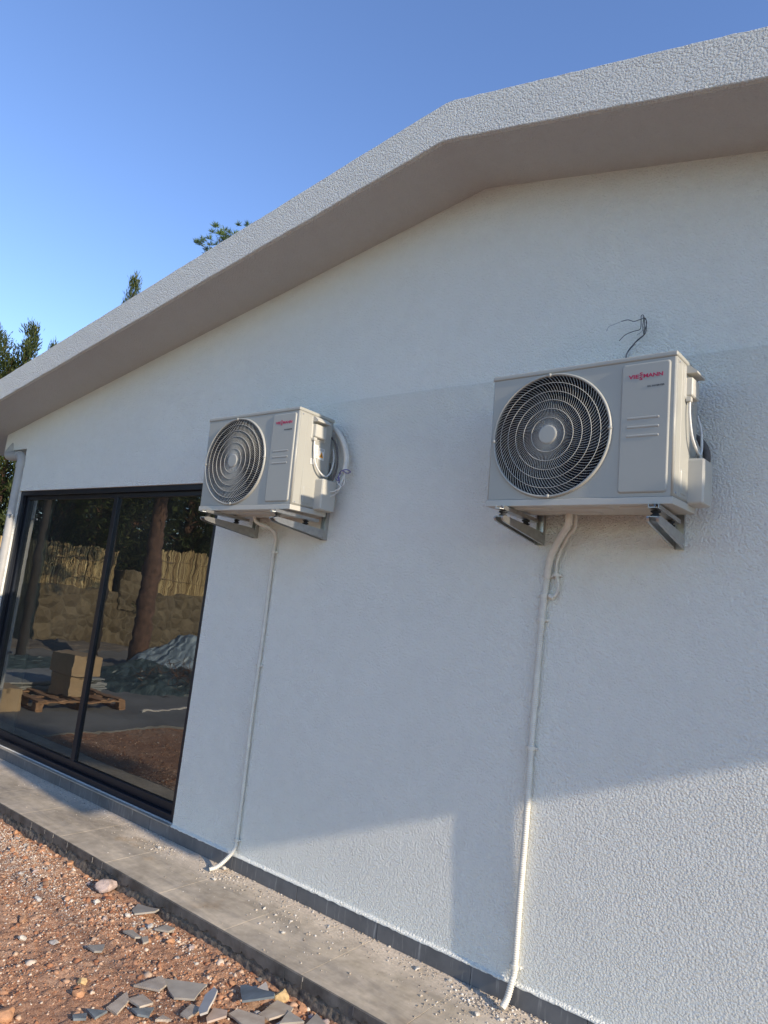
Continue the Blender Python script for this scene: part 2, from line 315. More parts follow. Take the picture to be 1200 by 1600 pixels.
# ------------------------------------------------------------------ ground, walkway, yard
mb = MB(); mb.add([(-400, -400, -0.16), (400, -400, -0.16), (400, 400, -0.16), (-400, 400, -0.16)], [(0, 1, 2, 3)])
tag(mb.build('ground', M['ground'], fixn=False), kind='structure')
def hgt(x, y):
    z = -0.095 + 0.022 * noise.noise(Vector((x * 1.6, y * 1.6, 0.3))) + 0.010 * noise.noise(Vector((x * 6, y * 6, 2.1))) + 0.012 * noise.noise(Vector((x * 17, y * 17, 5.0))) + 0.008 * noise.noise(Vector((x * 55, y * 55, 9.0)))
    return z - 0.012 * max(0.0, 1 - abs(y + 0.63) / 0.12)
def grid_sheet(x0, x1, y0, y1, nx, ny, hf):
    vs = []; fs = []
    for j in range(ny + 1):
        for i in range(nx + 1):
            x = x0 + (x1 - x0) * i / nx; y = y0 + (y1 - y0) * j / ny; vs.append((x, y, hf(x, y)))
    for j in range(ny):
        for i in range(nx):
            a = j * (nx + 1) + i; fs.append((a, a + 1, a + nx + 2, a + nx + 1))
    return vs, fs
mb = MB()
mb.add(*grid_sheet(-6.6, -1.2, -2.6, -0.60, 540, 200, hgt), 0, True)
mb.add(*grid_sheet(-8.6, -6.6, -4.2, -0.60, 60, 108, hgt), 0, True)
mb.add(*grid_sheet(-6.6, 5.0, -9.0, -2.6, 160, 90, hgt), 0, True)
mb.add(*grid_sheet(-1.2, 5.0, -2.6, -0.60, 90, 30, hgt), 0, True)
tag(mb.build('red_earth', M['dirt'], fixn=False), kind='structure')
mb = MB()
edge = []
for i in range(50):
    t = i / 49; y = -0.64 - t * 12.0; edge.append((-8.30 + 0.13 * noise.noise(Vector((0, y * 1.5, 0))) - 0.05 * t + 0.06 * noise.noise(Vector((3, y * 6, 0))), y))
poly = edge + [(-19.4, -12.7), (-19.4, 9.5), (-8.9, 9.5), (-8.9, -0.64)]
mb.prism(poly, 2, -0.13, -0.072)
tag(mb.build('concrete_yard', M['yard']), kind='structure')

rng = random.Random(5)
wk = MB()
SX0, SX1 = -9.03, 5.37
x = SX0
while x < SX1 - 0.01:
    wk.box(x + 0.0012, x + 0.5988, -0.6, 0.0, -0.012, 0.0, 0, 0.0008, 1); x += 0.6
wk.box(SX0, SX1, -0.6, 0.0, -0.14, -0.0130, 2)
# thin tile strips on the walkway's outer edge, with broken lower edges over bare mortar
x = SX0
while x < SX1:
    L = rng.choice([0.12, 0.2, 0.28, 0.33, 0.4]); L = min(L, SX1 - x)
    top = [(x + 0.001, 0.0), (x + L - 0.001, 0.0)]; nb = max(3, int(L / 0.018)); base = -0.046 + rng.uniform(-0.010, 0.006)
    low = [(x + L - 0.001 - (L - 0.002) * i / nb, base + 0.026 * noise.noise(Vector((x * 7 + i * 0.45, 1.7, 0))) + rng.uniform(-0.003, 0.003)) for i in range(nb + 1)]
    wk.prism(top + low, 1, -0.6125 + rng.uniform(-0.0025, 0.0015), -0.6005, 1); x += L
    wk.box(x - 0.0016, x + 0.0018, -0.6128, -0.6003, rng.uniform(-0.04, -0.02), -0.001, 3)
def mort(x, z):
    return -0.605 + 0.007 * noise.noise(Vector((x * 9, z * 30, 0))) - 0.020 * max(0, (-z - 0.055)) / 0.09 + 0.009 * noise.noise(Vector((x * 48, z * 70, 3)))
vs, fs = grid_sheet(SX0, SX1, -0.135, -0.02, 1400, 10, lambda a, b: 0)
wk.add([(a, mort(a, b), b) for a, b, c in vs], fs, 2, True)
tag(wk.build('walkway', [M['tile'], M['tile_edge'], M['mortar'], M['joint']], fixn=False), kind='structure')

# ------------------------------------------------------------------ house
house = tag(empty('house', (-2.17, 0, 0)), 'single storey white rendered house with a shallow gable roof and wide overhanging eaves', 'house')
def hb(mb, name, mats, fixn=True, parent=house):
    mb.v = [(x + 2.17, y, z) for x, y, z in mb.v] if parent is house else mb.v
    return mb.build(name, mats, parent, fixn)
AX, ZS, SL = -2.17, 4.540, 0.1893
soff = lambda x: ZS - SL * abs(x - AX)
WX0, WX1, WZ0, WZ1 = -7.80, -4.362, 0.105, 2.692
# front wall with the opening of the sliding door
mb = MB()
xs = [-7.82, WX0, WX1, AX, 3.5]
def cellz(i): return [0.0, WZ0, WZ1, None]
T = 0.28
def vtx(x, z, y): return (x, y, z)
cells = []
for i in range(4):
    a, b = xs[i], xs[i + 1]
    for (z0, z1) in ((0.0, WZ0), (WZ0, WZ1), (WZ1, None)):
        if i == 1 and z0 == WZ0: continue
        top = (soff(a), soff(b)) if z1 is None else (z1, z1)
        cells.append([(a, z0), (b, z0), (b, top[1]), (a, top[0])])
edges = {}
for c in cells:
    for k in range(4):
        e = (c[k], c[(k + 1) % 4]); key = tuple(sorted(e)); edges[key] = edges.get(key, 0) + 1
for c in cells:
    mb.add([(x, 0, z) for x, z in c], [(0, 1, 2, 3)]); mb.add([(x, T, z) for x, z in c], [(3, 2, 1, 0)])
for (p, q), n_ in edges.items():
    if n_ == 1: mb.add([(p[0], 0, p[1]), (q[0], 0, q[1]), (q[0], T, q[1]), (p[0], T, p[1])], [(0, 1, 2, 3)])
# side and back walls
mb.box(-7.82, -7.56, T, 8.0, 0, soff(-7.82) - 0.002); mb.box(3.24, 3.5, T, 8.0, 0, soff(3.5) - 0.002)
mb.box(-7.56, 3.24, 7.74, 8.0, 0, 3.4)
hb(mb, 'wall', M['plaster'], fixn=False)
# thicker coat of render below the joint line
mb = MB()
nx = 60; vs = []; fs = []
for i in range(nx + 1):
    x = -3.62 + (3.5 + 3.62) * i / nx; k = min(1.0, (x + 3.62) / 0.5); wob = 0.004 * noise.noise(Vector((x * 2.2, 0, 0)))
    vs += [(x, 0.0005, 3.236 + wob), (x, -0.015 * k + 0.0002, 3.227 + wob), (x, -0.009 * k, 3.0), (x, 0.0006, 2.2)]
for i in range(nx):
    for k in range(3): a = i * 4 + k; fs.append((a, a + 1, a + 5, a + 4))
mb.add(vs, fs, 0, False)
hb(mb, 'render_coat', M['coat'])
# side eave boxes
mb = MB()
for s_, xa, xb in ((1, -8.37, -7.8202), (-1, 3.5002, 4.05)):
    mb.prism([(xa, 3.172), (xb, 3.172), (xb, soff(xb) - 0.001), (xa, soff(xa) - 0.001)], 1, 0.0015, 8.0)
# unseen stepped blocker added past the roof end, shaped to shade the wall
    hb(mb, 'eave_box', M['plaster']); mb = MB()
mb.prism([(4.06, 3.36), (4.5, 3.36), (4.5, 4.45), (4.06, 4.45)], 1, -0.86, -0.30); mb.prism([(4.06, 3.84), (4.5, 3.84), (4.5, 4.45), (4.06, 4.45)], 1, -1.12, -0.861)
hb(mb, 'shadow_blocker', M['plaster'])
# roof slab: fascia, soffit, top
XL, XR = -9.1, 4.07
mb = MB()
def roof_poly(dz0, dz1):
    return [(XL, soff(XL) + dz0), (AX, ZS + dz0), (XR, soff(XR) + dz0), (XR, soff(XR) + dz1), (AX, ZS + dz1), (XL, soff(XL) + dz1)]
YO = -0.511
# fascia as a sheet whose lower and upper arris wavers a little, as trowelled render does
segs = 240; fr = []
for i in range(segs + 1):
    x = XL + (XR - XL) * i / segs
    w1 = 0.005 * noise.noise(Vector((x * 2.3, 0, 1))) + 0.003 * noise.noise(Vector((x * 11, 0, 4))); w2 = 0.004 * noise.noise(Vector((x * 2.9, 7, 1))) + 0.004 * noise.noise(Vector((x * 13, 5, 4)))
    fr.append((x, soff(x) + w1, soff(x) + 0.253 + w2))
vs = []; fs = []; ms = []
for x, a, b in fr: vs += [(x, YO + 0.03, a + 0.002), (x, YO + 0.004, a + 0.001), (x, YO, a + 0.005), (x, YO, b - 0.006), (x, YO + 0.006, b), (x, YO + 0.06, b + 0.001), (x, 8.3, soff(x) + 0.25)]
for i in range(segs):
    for k in range(6): q = i * 7 + k; fs.append((q, q + 7, q + 8, q + 1))
mb.add(vs, fs, 0, False)
mb.add([(x, YO + 0.03 if j == 0 else 8.3, a + 0.002) for x, a, b in (fr[0], fr[segs // 2], fr[-1]) for j in (0, 1)], [])
hb(mb, 'fascia', M['plaster_fascia'], fixn=False)
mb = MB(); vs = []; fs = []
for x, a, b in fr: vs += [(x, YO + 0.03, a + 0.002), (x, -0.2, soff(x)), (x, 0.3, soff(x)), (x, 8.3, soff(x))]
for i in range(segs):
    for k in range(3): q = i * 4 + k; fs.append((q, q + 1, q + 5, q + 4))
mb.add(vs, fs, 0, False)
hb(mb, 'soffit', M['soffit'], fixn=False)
mb = MB(); mb.add([(XL, YO, soff(XL)), (XL, 8.3, soff(XL)), (XL, 8.3, soff(XL) + .25), (XL, YO, soff(XL) + .25)], [(0, 1, 2, 3)]); hb(mb, 'eave_edge', M['plaster_fascia'], fixn=False); mb = MB(); mb.add([(XR, YO, soff(XR)), (XR, 8.3, soff(XR)), (XR, 8.3, soff(XR) + .25), (XR, YO, soff(XR) + .25)], [(3, 2, 1, 0)])
hb(mb, 'eave_edge', M['plaster_fascia'], fixn=False)
# skirting tiles along the foot of the wall
mb = MB(); js = [-7.82, -7.0, -6.39, -5.79, -5.18, -4.62, -4.366, -3.66, -3.05, -2.417, -1.81, -1.2, -0.59, 0.02, 0.63, 1.24, 1.85, 2.46, 3.07, 3.5]
for a, b in zip(js[:-1], js[1:]):
    dy = rng.uniform(-0.0012, 0.0012); mb.box(a + 0.0015, b - 0.0015, -0.0125 + dy, -0.0005, 0.0005, 0.094 + rng.uniform(-0.0015, 0.0015), 0, 0.001, 1)
hb(mb, 'skirting', M['skirting'], fixn=False)
# ragged white render crust lying on top of the skirting
mb = MB(); vs = []; fs = []; n_ = 900
for i in range(n_ + 1):
    x = WX1 + (3.5 - WX1) * i / n_; k = noise.noise(Vector((x * 22, 0, 0))); k2 = noise.noise(Vector((x * 70, 3, 0)))
    h0 = 0.091 + 0.005 * k + 0.003 * k2; vs += [(x, 0.001, 0.112), (x, -0.004, 0.105 + 0.003 * k2), (x, -0.0138, 0.0985), (x, -0.0150 - 0.0006 * k, 0.095), (x, -0.0146, min(0.0942, h0))]
for i in range(n_):
    for k in range(4): q = i * 5 + k; fs.append((q, q + 1, q + 6, q + 5))
mb.add(vs, fs, 0, False); hb(mb, 'render_crust', M['plaster'])
mb = MB(); mb.box(WX0, WX1, -0.030, 0.10, 0.0955, 0.1045, 0, 0.001, 1); hb(mb, 'sill', M['sh_grey'])
# room behind the glass
mb = MB()
mb.add([(-7.55, 0.29, 0.03), (3.2, 0.29, 0.03), (3.2, 7.7, 0.03), (-7.55, 7.7, 0.03)], [(0, 1, 2, 3)]); mb.add([(-7.55, .29, 3.0), (3.2, .29, 3.0), (3.2, 7.7, 3.0), (-7.55, 7.7, 3.0)], [(0, 1, 2, 3)])
mb.add([(-7.545, 5.0, 0.03), (3.2, 5.0, 0.03), (3.2, 5.0, 3.0), (-7.545, 5.0, 3.0)], [(0, 1, 2, 3)]); mb.add([(-2.5, 0.29, 0.03), (-2.5, 5.0, 0.03), (-2.5, 5.0, 3.0), (-2.5, 0.29, 3.0)], [(0, 1, 2, 3)])
mb.add([(-7.55, 0.29, 0.03), (-7.55, 5.0, 0.03), (-7.55, 5.0, 3.0), (-7.55, 0.29, 3.0)], [(0, 1, 2, 3)])
hb(mb, 'room', M['room'], fixn=False)
# sliding door: part of the house, its frames and panes are sub-parts
GY = 0.085
door = MB()
door.box(WX0 + .001, WX0 + .055, 0.020, 0.17, WZ0, WZ1, 0, 0.002, 1); door.box(WX1 - .055, WX1 - .001, 0.020, 0.17, WZ0, WZ1, 0, 0.002, 1)
door.box(WX0 + .0555, WX1 - .0555, 0.021, 0.17, WZ1 - .048, WZ1 - .001, 0, 0.002, 1); door.box(WX0 + .0555, WX1 - .0555, 0.021, 0.17, WZ0, WZ0 + .05, 0, 0.002, 1)
for yy in (0.045,):
    door.box(WX0 + .056, WX0 + .066, yy, yy + .01, WZ0 + .051, WZ1 - .049, 0)
dobj = hb(door, 'sliding_door', M['frame'])
def leaf(x0, x1, y0, name='door_leaf'):
    z0, z1 = WZ0 + .051, WZ1 - .049
    f = MB(); sw = 0.058
    f.box(x0, x0 + sw, y0, y0 + .04, z0, z1, 0, .002, 1); f.box(x1 - sw, x1, y0, y0 + .04, z0, z1, 0, .002, 1)
    f.box(x0 + sw, x1 - sw, y0 + .001, y0 + .039, z1 - .04, z1, 0, .002, 1); f.box(x0 + sw, x1 - sw, y0 + .001, y0 + .039, z0, z0 + .06, 0, .002, 1)
    f.v = [(a + 2.17, b, c) for a, b, c in f.v]; fo = f.build(name, M['frame'], dobj)
    g = MB(); g.add([(x0 + sw - .003 + 2.17, GY, z0 + .057), (x1 - sw + .003 + 2.17, GY, z0 + .057), (x1 - sw + .003 + 2.17, GY, z1 - .037), (x0 + sw - .003 + 2.17, GY, z1 - .037)], [(0, 1, 2, 3)])
    g.build('glass_pane', M['glass'], dobj, fixn=False)
leaf(WX0 + .057, -5.93, 0.064); leaf(-5.995 + 0.0, WX1 - .057, 0.0635)

# ------------------------------------------------------------------ downpipe
dp = tag(empty('downpipe', (-7.858, -0.012, 0)), 'grey plastic rainwater downpipe with two elbows at the corner of the white house', 'downpipe')
X, Y = 0, 0
mb = MB(); mb.tube([(0, 0, z) for z in (0.0, 1, 2, 2.98)], 0.050, 24); mb.build('pipe', M['pvc'], dp)
mb = MB(); P = catmull([(0, 0, 2.96), (0, 0, 3.03), (-0.025, 0, 3.075), (-0.08, 0, 3.092), (-0.20, -0.005, 3.094)], 6); mb.tube(P, 0.052, 24); mb.tube([(0, 0, 2.955), (0, 0, 3.0)], 0.0565, 24); mb.tube([(-0.075, -0.002, 3.0915), (-0.11, -0.002, 3.0925)], 0.0565, 24); mb.build('elbow', M['pvc'], dp)
mb = MB(); P = catmull([(-0.18, -0.004, 3.094), (-0.27, -0.01, 3.095), (-0.33, -0.005, 3.12), (-0.345, 0.03, 3.19), (-0.345, 0.07, 3.26)], 6); mb.tube(P, 0.052, 24); mb.build('elbow', M['pvc'], dp)
for z in (2.415, 0.95):
    mb = MB(); mb.tube([(0, 0, z - .012), (0, 0, z + .012)], 0.054, 24); mb.box(0.045, 0.10, -0.045, -0.030, z - .009, z + .009); mb.build('pipe_clamp', M['steel'], dp)

# ------------------------------------------------------------------ air conditioning units
UW, UH, UD = 0.895, 0.672, 0.335
CX, CZ, CR = 0.322, 0.342, 0.298
def text_mesh(txt, size, sx, bold=0.0, shear=0.0):
    cu = bpy.data.curves.new('t', 'FONT'); cu.body = txt; cu.size = size; cu.offset = bold; cu.extrude = 0.0006; cu.resolution_u = 3
    ob = bpy.data.objects.new('t', cu); col.objects.link(ob); dg = bpy.context.evaluated_depsgraph_get(); me = ob.evaluated_get(dg).to_mesh()
    vs = [(v.co.x * sx, v.co.y, v.co.z) for v in me.vertices]; fs = [tuple(p.vertices) for p in me.polygons]
    ob.evaluated_get(dg).to_mesh_clear(); bpy.data.objects.remove(ob); bpy.data.curves.remove(cu); return vs, fs
def rrect(x0, x1, z0, z1, r, n=5):
    P = []
    for cx, cz, a0 in ((x1 - r, z1 - r, 0), (x0 + r, z1 - r, 90), (x0 + r, z0 + r, 180), (x1 - r, z0 + r, 270)):
        for k in range(n + 1):
            a = R(a0 + 90 * k / n); P.append((cx + r * math.cos(a), cz + r * math.sin(a)))
    return P
def raised(mb, x0, x1, z0, z1, r, prof, mi=0, plane='y', n=5):
    # prof: list of (inset, depth); plane y -> depth along y ; plane x -> (y, z) outline, depth along x
    rings = [[(q, d) for q in rrect(x0 + i, x1 - i, z0 + i, z1 - i, max(r - i, 0.001), n)] for i, d in prof]
    m = len(rings[0]); vs = []
    for rg in rings:
        for (a, b), d in rg: vs.append((a, d, b) if plane == 'y' else (d, a, b))
    fs = [(i * m + k, i * m + (k + 1) % m, (i + 1) * m + (k + 1) % m, (i + 1) * m + k) for i in range(len(rings) - 1) for k in range(m)]
    fs.append(tuple(range((len(rings) - 1) * m, len(rings) * m))); mb.add(vs, fs, mi, False)
def make_unit():
    root = empty('air_conditioner', (0, 0, 0))
    # ---- casing: front plate with the round fan opening, wrapped round the edges to the back
    mb = MB(); NS = 96; OH = 0.302
    x0, x1, z0, z1 = 0.008, 0.645, 0.036, 0.648
    circ = [(CX + OH * math.cos(2 * math.pi * k / NS), CZ + OH * math.sin(2 * math.pi * k / NS)) for k in range(NS)]
    def proj_(c):
        dx, dz = c[0] - CX, c[1] - CZ; t = 1e9
        if dx > 1e-9: t = min(t, (x1 - CX) / dx)
        if dx < -1e-9: t = min(t, (x0 - CX) / dx)
        if dz > 1e-9: t = min(t, (z1 - CZ) / dz)
        if dz < -1e-9: t = min(t, (z0 - CZ) / dz)
        return (CX + dx * t, CZ + dz * t)
    rect = [proj_(c) for c in circ]
    for cx, cz in ((x0, z0), (x1, z0), (x1, z1), (x0, z1)):
        k = min(range(NS), key=lambda i: (rect[i][0] - cx) ** 2 + (rect[i][1] - cz) ** 2); rect[k] = (cx, cz)
    rimv = [(a, 0.0, b) for a, b in rect] + [(a, 0.0, b) for a, b in circ] + [(CX + (a - CX) * .985, 0.012, CZ + (b - CZ) * .985) for a, b in circ]
    fs = [(k, (k + 1) % NS, NS + (k + 1) % NS, NS + k) for k in range(NS)] + [(NS + k, NS + (k + 1) % NS, 2 * NS + (k + 1) % NS, 2 * NS + k) for k in range(NS)]
    mb.add(rimv, fs, 0, False)
    mb.add([(x1, 0, z0), (UW - .008, 0, z0), (UW - .008, 0, z1), (x1, 0, z1)], [(0, 1, 2, 3)])
    ring = []
    for ins, y in ((.008, 0), (.005, .0008), (.0022, .0028), (.0006, .0055), (0, .009), (0, UD - .012), (.004, UD - .003), (.012, UD)):
        ring.append([(ins, y, z0), (UW - ins, y, z0), (UW - ins, y, z1), (ins, y, z1)])
    vs = [v for r_ in ring for v in r_]
    for i in range(len(ring) - 1):
        for k in (1, 3):
            pass
    fs = []
    for i in range(len(ring) - 1):
        for k in range(4): fs.append((i * 4 + k, i * 4 + (k + 1) % 4, (i + 1) * 4 + (k + 1) % 4, (i + 1) * 4 + k))
    fs.append(tuple((len(ring) - 1) * 4 + k for k in range(4))); mb.add(vs, fs, 0, True)
    # shallow pressings and the panel joint on the right flank
    raised(mb, 0.012, 0.075, 0.045, 0.64, 0.006, [(0, UW), (0.0015, UW + .0022)], 0, 'x')
    raised(mb, 0.079, 0.315, 0.045, 0.64, 0.006, [(0, UW), (0.0015, UW + .0014)], 0, 'x')
    raised(mb, 0.10, 0.17, 0.06, 0.17, 0.012, [(0, UW + .0014), (0.004, UW + .0045)], 0, 'x')
    raised(mb, 0.20, 0.30, 0.30, 0.47, 0.010, [(0, UW + .0014), (0.003, UW + .003)], 0, 'x')
    o = mb.build('casing', M['casing'], root)
    # screws on the flank and front
    for (y_, z_) in ((0.030, 0.055), (0.030, 0.63), (0.30, 0.055), (0.30, 0.62)):
        mb = MB(); mb.lathe([(0.0, .005), (.003, .0045), (.0045, .002), (.0045, 0)], UW + .002, y_, z_, 'x', 10); mb.build('screw', M['steel'], root)
    for x_ in (0.09, 0.655): mb = MB(); mb.lathe([(0.0, -.003), (.003, -.0025), (.0042, 0)], x_, 0.0, 0.020, 'y', 10); mb.build('screw', M['steel'], root)
    mb = MB(); mb.box(-0.004, UW + .004, -0.005, UD + .004, 0.6485, UH, 0, 0.007, 3); mb.build('top_cover', M['casing'], root)
    mb = MB(); mb.box(-0.003, UW + .003, -0.004, UD + .003, 0.002, 0.0345, 0, 0.003, 2)
    for (a, b, c, d) in ((.10, .30, .05, .13), (.36, .60, .07, .16), (.64, .80, .05, .10), (.12, .5, .2, .28)):
        b0 = MB(); raised(b0, a, b, c, d, 0.02, [(0, 0), (0.008, -0.006)], 0, 'y'); mb.add([(x, y, 0.0015 + z) for x, z, y in b0.v], b0.f)
    mb.build('base_pan', M['plastic'], root)
    # fan well, condenser, fan
    mb = MB(); mb.lathe([(OH - .004, 0.004), (OH - .012, 0.03), (OH - .012, 0.13), (OH - .05, 0.150)], CX, 0, CZ, 'y', 64)
    mb.f = mb.f[:-2]; mb.m = mb.m[:-2]; mb.smooth = mb.smooth[:-2]
    mb.build('fan_well', M['black'], root, fixn=False)
    mb = MB(); mb.box(0.02, 0.64, 0.27, 0.30, 0.04, 0.64)
    for k in range(62): mb.box(0.025 + k * .0098, 0.026 + k * .0098, 0.262, 0.27, 0.045, 0.635)
    mb.build('condenser', M['fins'], root)
    fan = empty('fan', (CX, 0, CZ)); fan.parent = root
    mb = MB(); mb.lathe([(0, 0.045), (.045, .047), (.055, .06), (.055, .12), (0, .12)], 0, 0, 0, 'y', 32); mb.build('fan_hub', M['black'], fan)
    for b_ in range(3):
        mb = MB(); vs = []; fs = []
        for i in range(11):
            r_ = 0.05 + 0.235 * i / 10
            for j in range(9):
                wd = R(38 + 30 * math.sin(i / 10 * 2.2)); a = R(120 * b_) + wd * (j / 8 - 0.5) + 0.5 * (i / 10) ** 2
                vs.append((r_ * math.cos(a), 0.085 + 0.055 * (j / 8 - 0.5) * (1.1 - 0.3 * i / 10), r_ * math.sin(a)))
        for i in range(10):
            for j in range(8): q = i * 9 + j; fs.append((q, q + 1, q + 10, q + 9))
        mb.add(vs, fs, 0, True); mb.build('blade', M['black'], fan, fixn=False)
    # guard: rim, rings and swirling wires
    gd = MB()
    gy = lambda r_: -0.010 - 0.012 * (1 - (r_ / CR) ** 2)
    prof = [(CR - .006, .004), (CR - .007, -.008), (CR - .005, -.012), (CR - .001, -.014), (CR + .003, -.012), (CR + .0055, -.007), (CR + .0065, 0.0)]
    gd.lathe(prof, CX, 0, CZ, 'y', 96); gd.f = gd.f[:-2]; gd.m = gd.m[:-2]; gd.smooth = gd.smooth[:-2]
    for k in range(4):
        a = R(90 * k + 2); gd.lathe([(0, -.017), (.007, -.0165), (.010, -.012), (.010, 0)], CX + (CR - .002) * math.cos(a), 0, CZ + (CR - .002) * math.sin(a), 'y', 14)
    gr = gd.build('fan_guard', M['casing'], root, fixn=True)
    wr = MB()
    for r_ in (0.084, 0.127, 0.170, 0.213, 0.256):
        P = [Vector((CX + r_ * math.cos(2 * math.pi * k / 96), gy(r_) - .001, CZ + r_ * math.sin(2 * math.pi * k / 96))) for k in range(97)]; wr.tube(P, 0.0013, 5, 0, False)
    NSP = 98; K = 13
    for s in range(NSP):
        vs = []; fs = []
        for i in range(K + 1):
            r_ = 0.046 + (CR - 0.052) * i / K; a = 2 * math.pi * s / NSP + 7.5 * max(0, r_ - 0.06) ** 2 + 0.35 * (r_ - .046)
            da = 15.0 * max(0, r_ - .06) + .35; c, d = math.cos(a), math.sin(a)
            tx, tz = c - r_ * da * d, d + r_ * da * c; L = math.hypot(tx, tz); px, pz = -tz / L, tx / L
            hw = 0.0006; x_, z_ = CX + r_ * c, CZ + r_ * d; y_ = gy(r_)
            for sg, yy in ((-1, y_), (1, y_), (1, y_ + .005), (-1, y_ + .0012)): vs.append((x_ + px * hw * sg, yy, z_ + pz * hw * sg))
        for i in range(K):
            for k in range(4): fs.append((i * 4 + k, i * 4 + (k + 1) % 4, (i + 1) * 4 + (k + 1) % 4, (i + 1) * 4 + k))
        wr.add(vs, fs)
    wr.build('guard_wires', M['guard'], gr, fixn=True)
    mb = MB(); mb.lathe([(0, -.0265), (.040, -.0265), (.0455, -.0245), (.047, -.020), (.047, -.012), (0, -.012)], CX, 0, CZ, 'y', 48, 0, False); mb.build('hub_cap', M['casing'], gr)
    # raised service panel with three ribs
    mb = MB(); raised(mb, 0.660, 0.872, 0.052, 0.636, 0.016, [(0, -.0001), (.0015, -.004), (.005, -.0068), (.008, -.0075)], 0, 'y', 6)
    for z_ in (0.385, 0.345, 0.305):
        raised(mb, 0.690, 0.832, z_ - .006, z_ + .006, 0.006, [(0, -.0074), (.0025, -.0095), (.004, -.0100)], 0, 'y', 4)
    sp = mb.build('service_panel', M['casing'], root)
    def put(txt, size, sx, x, z, mat_, bold=0.0, name='lettering', par=None):
        vs, fs = text_mesh(txt, size, sx, bold); mb = MB(); xm = min(v[0] for v in vs); mb.add([(x + a - xm, -.0082 - c, z + b) for a, b, c in vs], fs); mb.build(name, mat_, par or sp, fixn=True)
        return x + max(v[0] for v in vs) - xm
    # crimson maker's mark: letters either side of two stacked S
    hs = 0.0235
    e = put('VIE', hs, 1.38, 0.692, 0.5665, M['red'], 0.0007)
    put('S', hs * 0.86, 1.55, e + .0030, 0.5765, M['red'], 0.0006); e2 = put('S', hs * 0.86, 1.55, e + .0030, 0.5575, M['red'], 0.0006)
    put('MANN', hs, 1.22, e2 + .0030, 0.5665, M['red'], 0.0007)
    put('DC INVERTER', 0.0105, 1.12, 0.777, 0.5215, M['ink'], 0.0001)
    # handle cover with a drip hood, valve cover
    hx = UW + .002
    mb = MB(); raised(mb, 0.115, 0.262, 0.488, 0.642, 0.014, [(0, hx - .001), (.003, hx + .0035)], 0, 'x')
    raised(mb, 0.130, 0.240, 0.500, 0.592, 0.012, [(0, hx + .003), (.003, hx + .024), (.008, hx + .029)], 0, 'x')
    mb.prism([(hx + .003, .640), (hx + .020, .637), (hx + .048, .612), (hx + .048, .604), (hx + .003, .604)], 1, 0.122, 0.250)
    raised(mb, 0.128, 0.160, 0.478, 0.502, 0.004, [(0, hx + .003), (.002, hx + .022)], 0, 'x')
    mb.build('terminal_cover', M['plastic'], root)
    mb = MB(); raised(mb, 0.205, 0.345, 0.030, 0.240, 0.014, [(0, UW + .001), (.002, UW + .060), (.007, UW + .068)], 0, 'x'); mb.build('valve_cover', M['plastic'], root)
    # sheathed power cable looping from the handle cover to the back
    P = catmull([(hx + .014, .144, .485), (hx + .015, .146, .42), (hx + .022, .165, .33), (hx + .030, .215, .275), (hx + .030, .275, .265), (hx + .022, .325, .315), (hx + .010, .352, .40), (hx - .01, .36, .47)], 10)
    mb = MB(); mb.tube(P, 0.0058, 10); mb.build('power_cable', M['wire_white'], root)
    return root
def copy_tree(o, parent=None):
    c = o.copy(); col.objects.link(c); c.parent = parent
    for ch in list(o.children): copy_tree(ch, c)
    return c
uL = make_unit(); uR = copy_tree(uL)
uR.location = (-1.722, -0.430, 2.392); uR.rotation_euler = (R(2.6), R(-0.1), R(-1.5))
uL.location = (-4.030, -0.428, 2.378); uL.rotation_euler = (R(1.3), R(-0.7), R(0.8))
uR.scale = (1.006, 1, 1); 
G_ = 'outdoor air conditioning units on the white wall'
tag(uR, 'large nearer cream outdoor air conditioner at the right, under loose black wires', 'air conditioner', G_)
tag(uL, 'farther cream outdoor air conditioner beside the dark glass door, with a yellow warning sticker', 'air conditioner', G_)
# stickers only the left unit shows
hx = UW + .0035
mb = MB(); mb.box(hx, hx + .0006, .205, .262, .37, .448); mb.box(hx, hx + .0006, .150, .200, .375, .46); mb.box(hx - .0, hx + .0006, .135, .172, .325, .362); st = mb.build('warning_sticker', M['label'], uL)
mb = MB(); mb.prism([(.213, .385), (.256, .385), (.2345, .425)], 0, hx + .0007, hx + .0012); w_ = mb.build('warning_triangle', M['orange'], st)
mb = MB(); mb.prism([(.227, .393), (.242, .393), (.2345, .410)], 0, hx + .0013, hx + .0016)
for k in range(4): mb.box(hx + .0007, hx + .0011, .211, .256, .430 + k * .004, .4312 + k * .004)
mb.build('sticker_print', M['ink'], st); mb = MB()
for k in range(9): mb.box(hx + .0007, hx + .0011, .155, .195 - .006 * (k % 3), .383 + k * .008, .3842 + k * .008)
mb.build('sticker_print', M['ink'], st); mb = MB()
for k in range(4): mb.box(hx + .0007, hx + .0011, .140, .165 - .004 * (k % 2), .332 + k * .007, .3335 + k * .007)
mb.build('sticker_print', M['ink'], st)

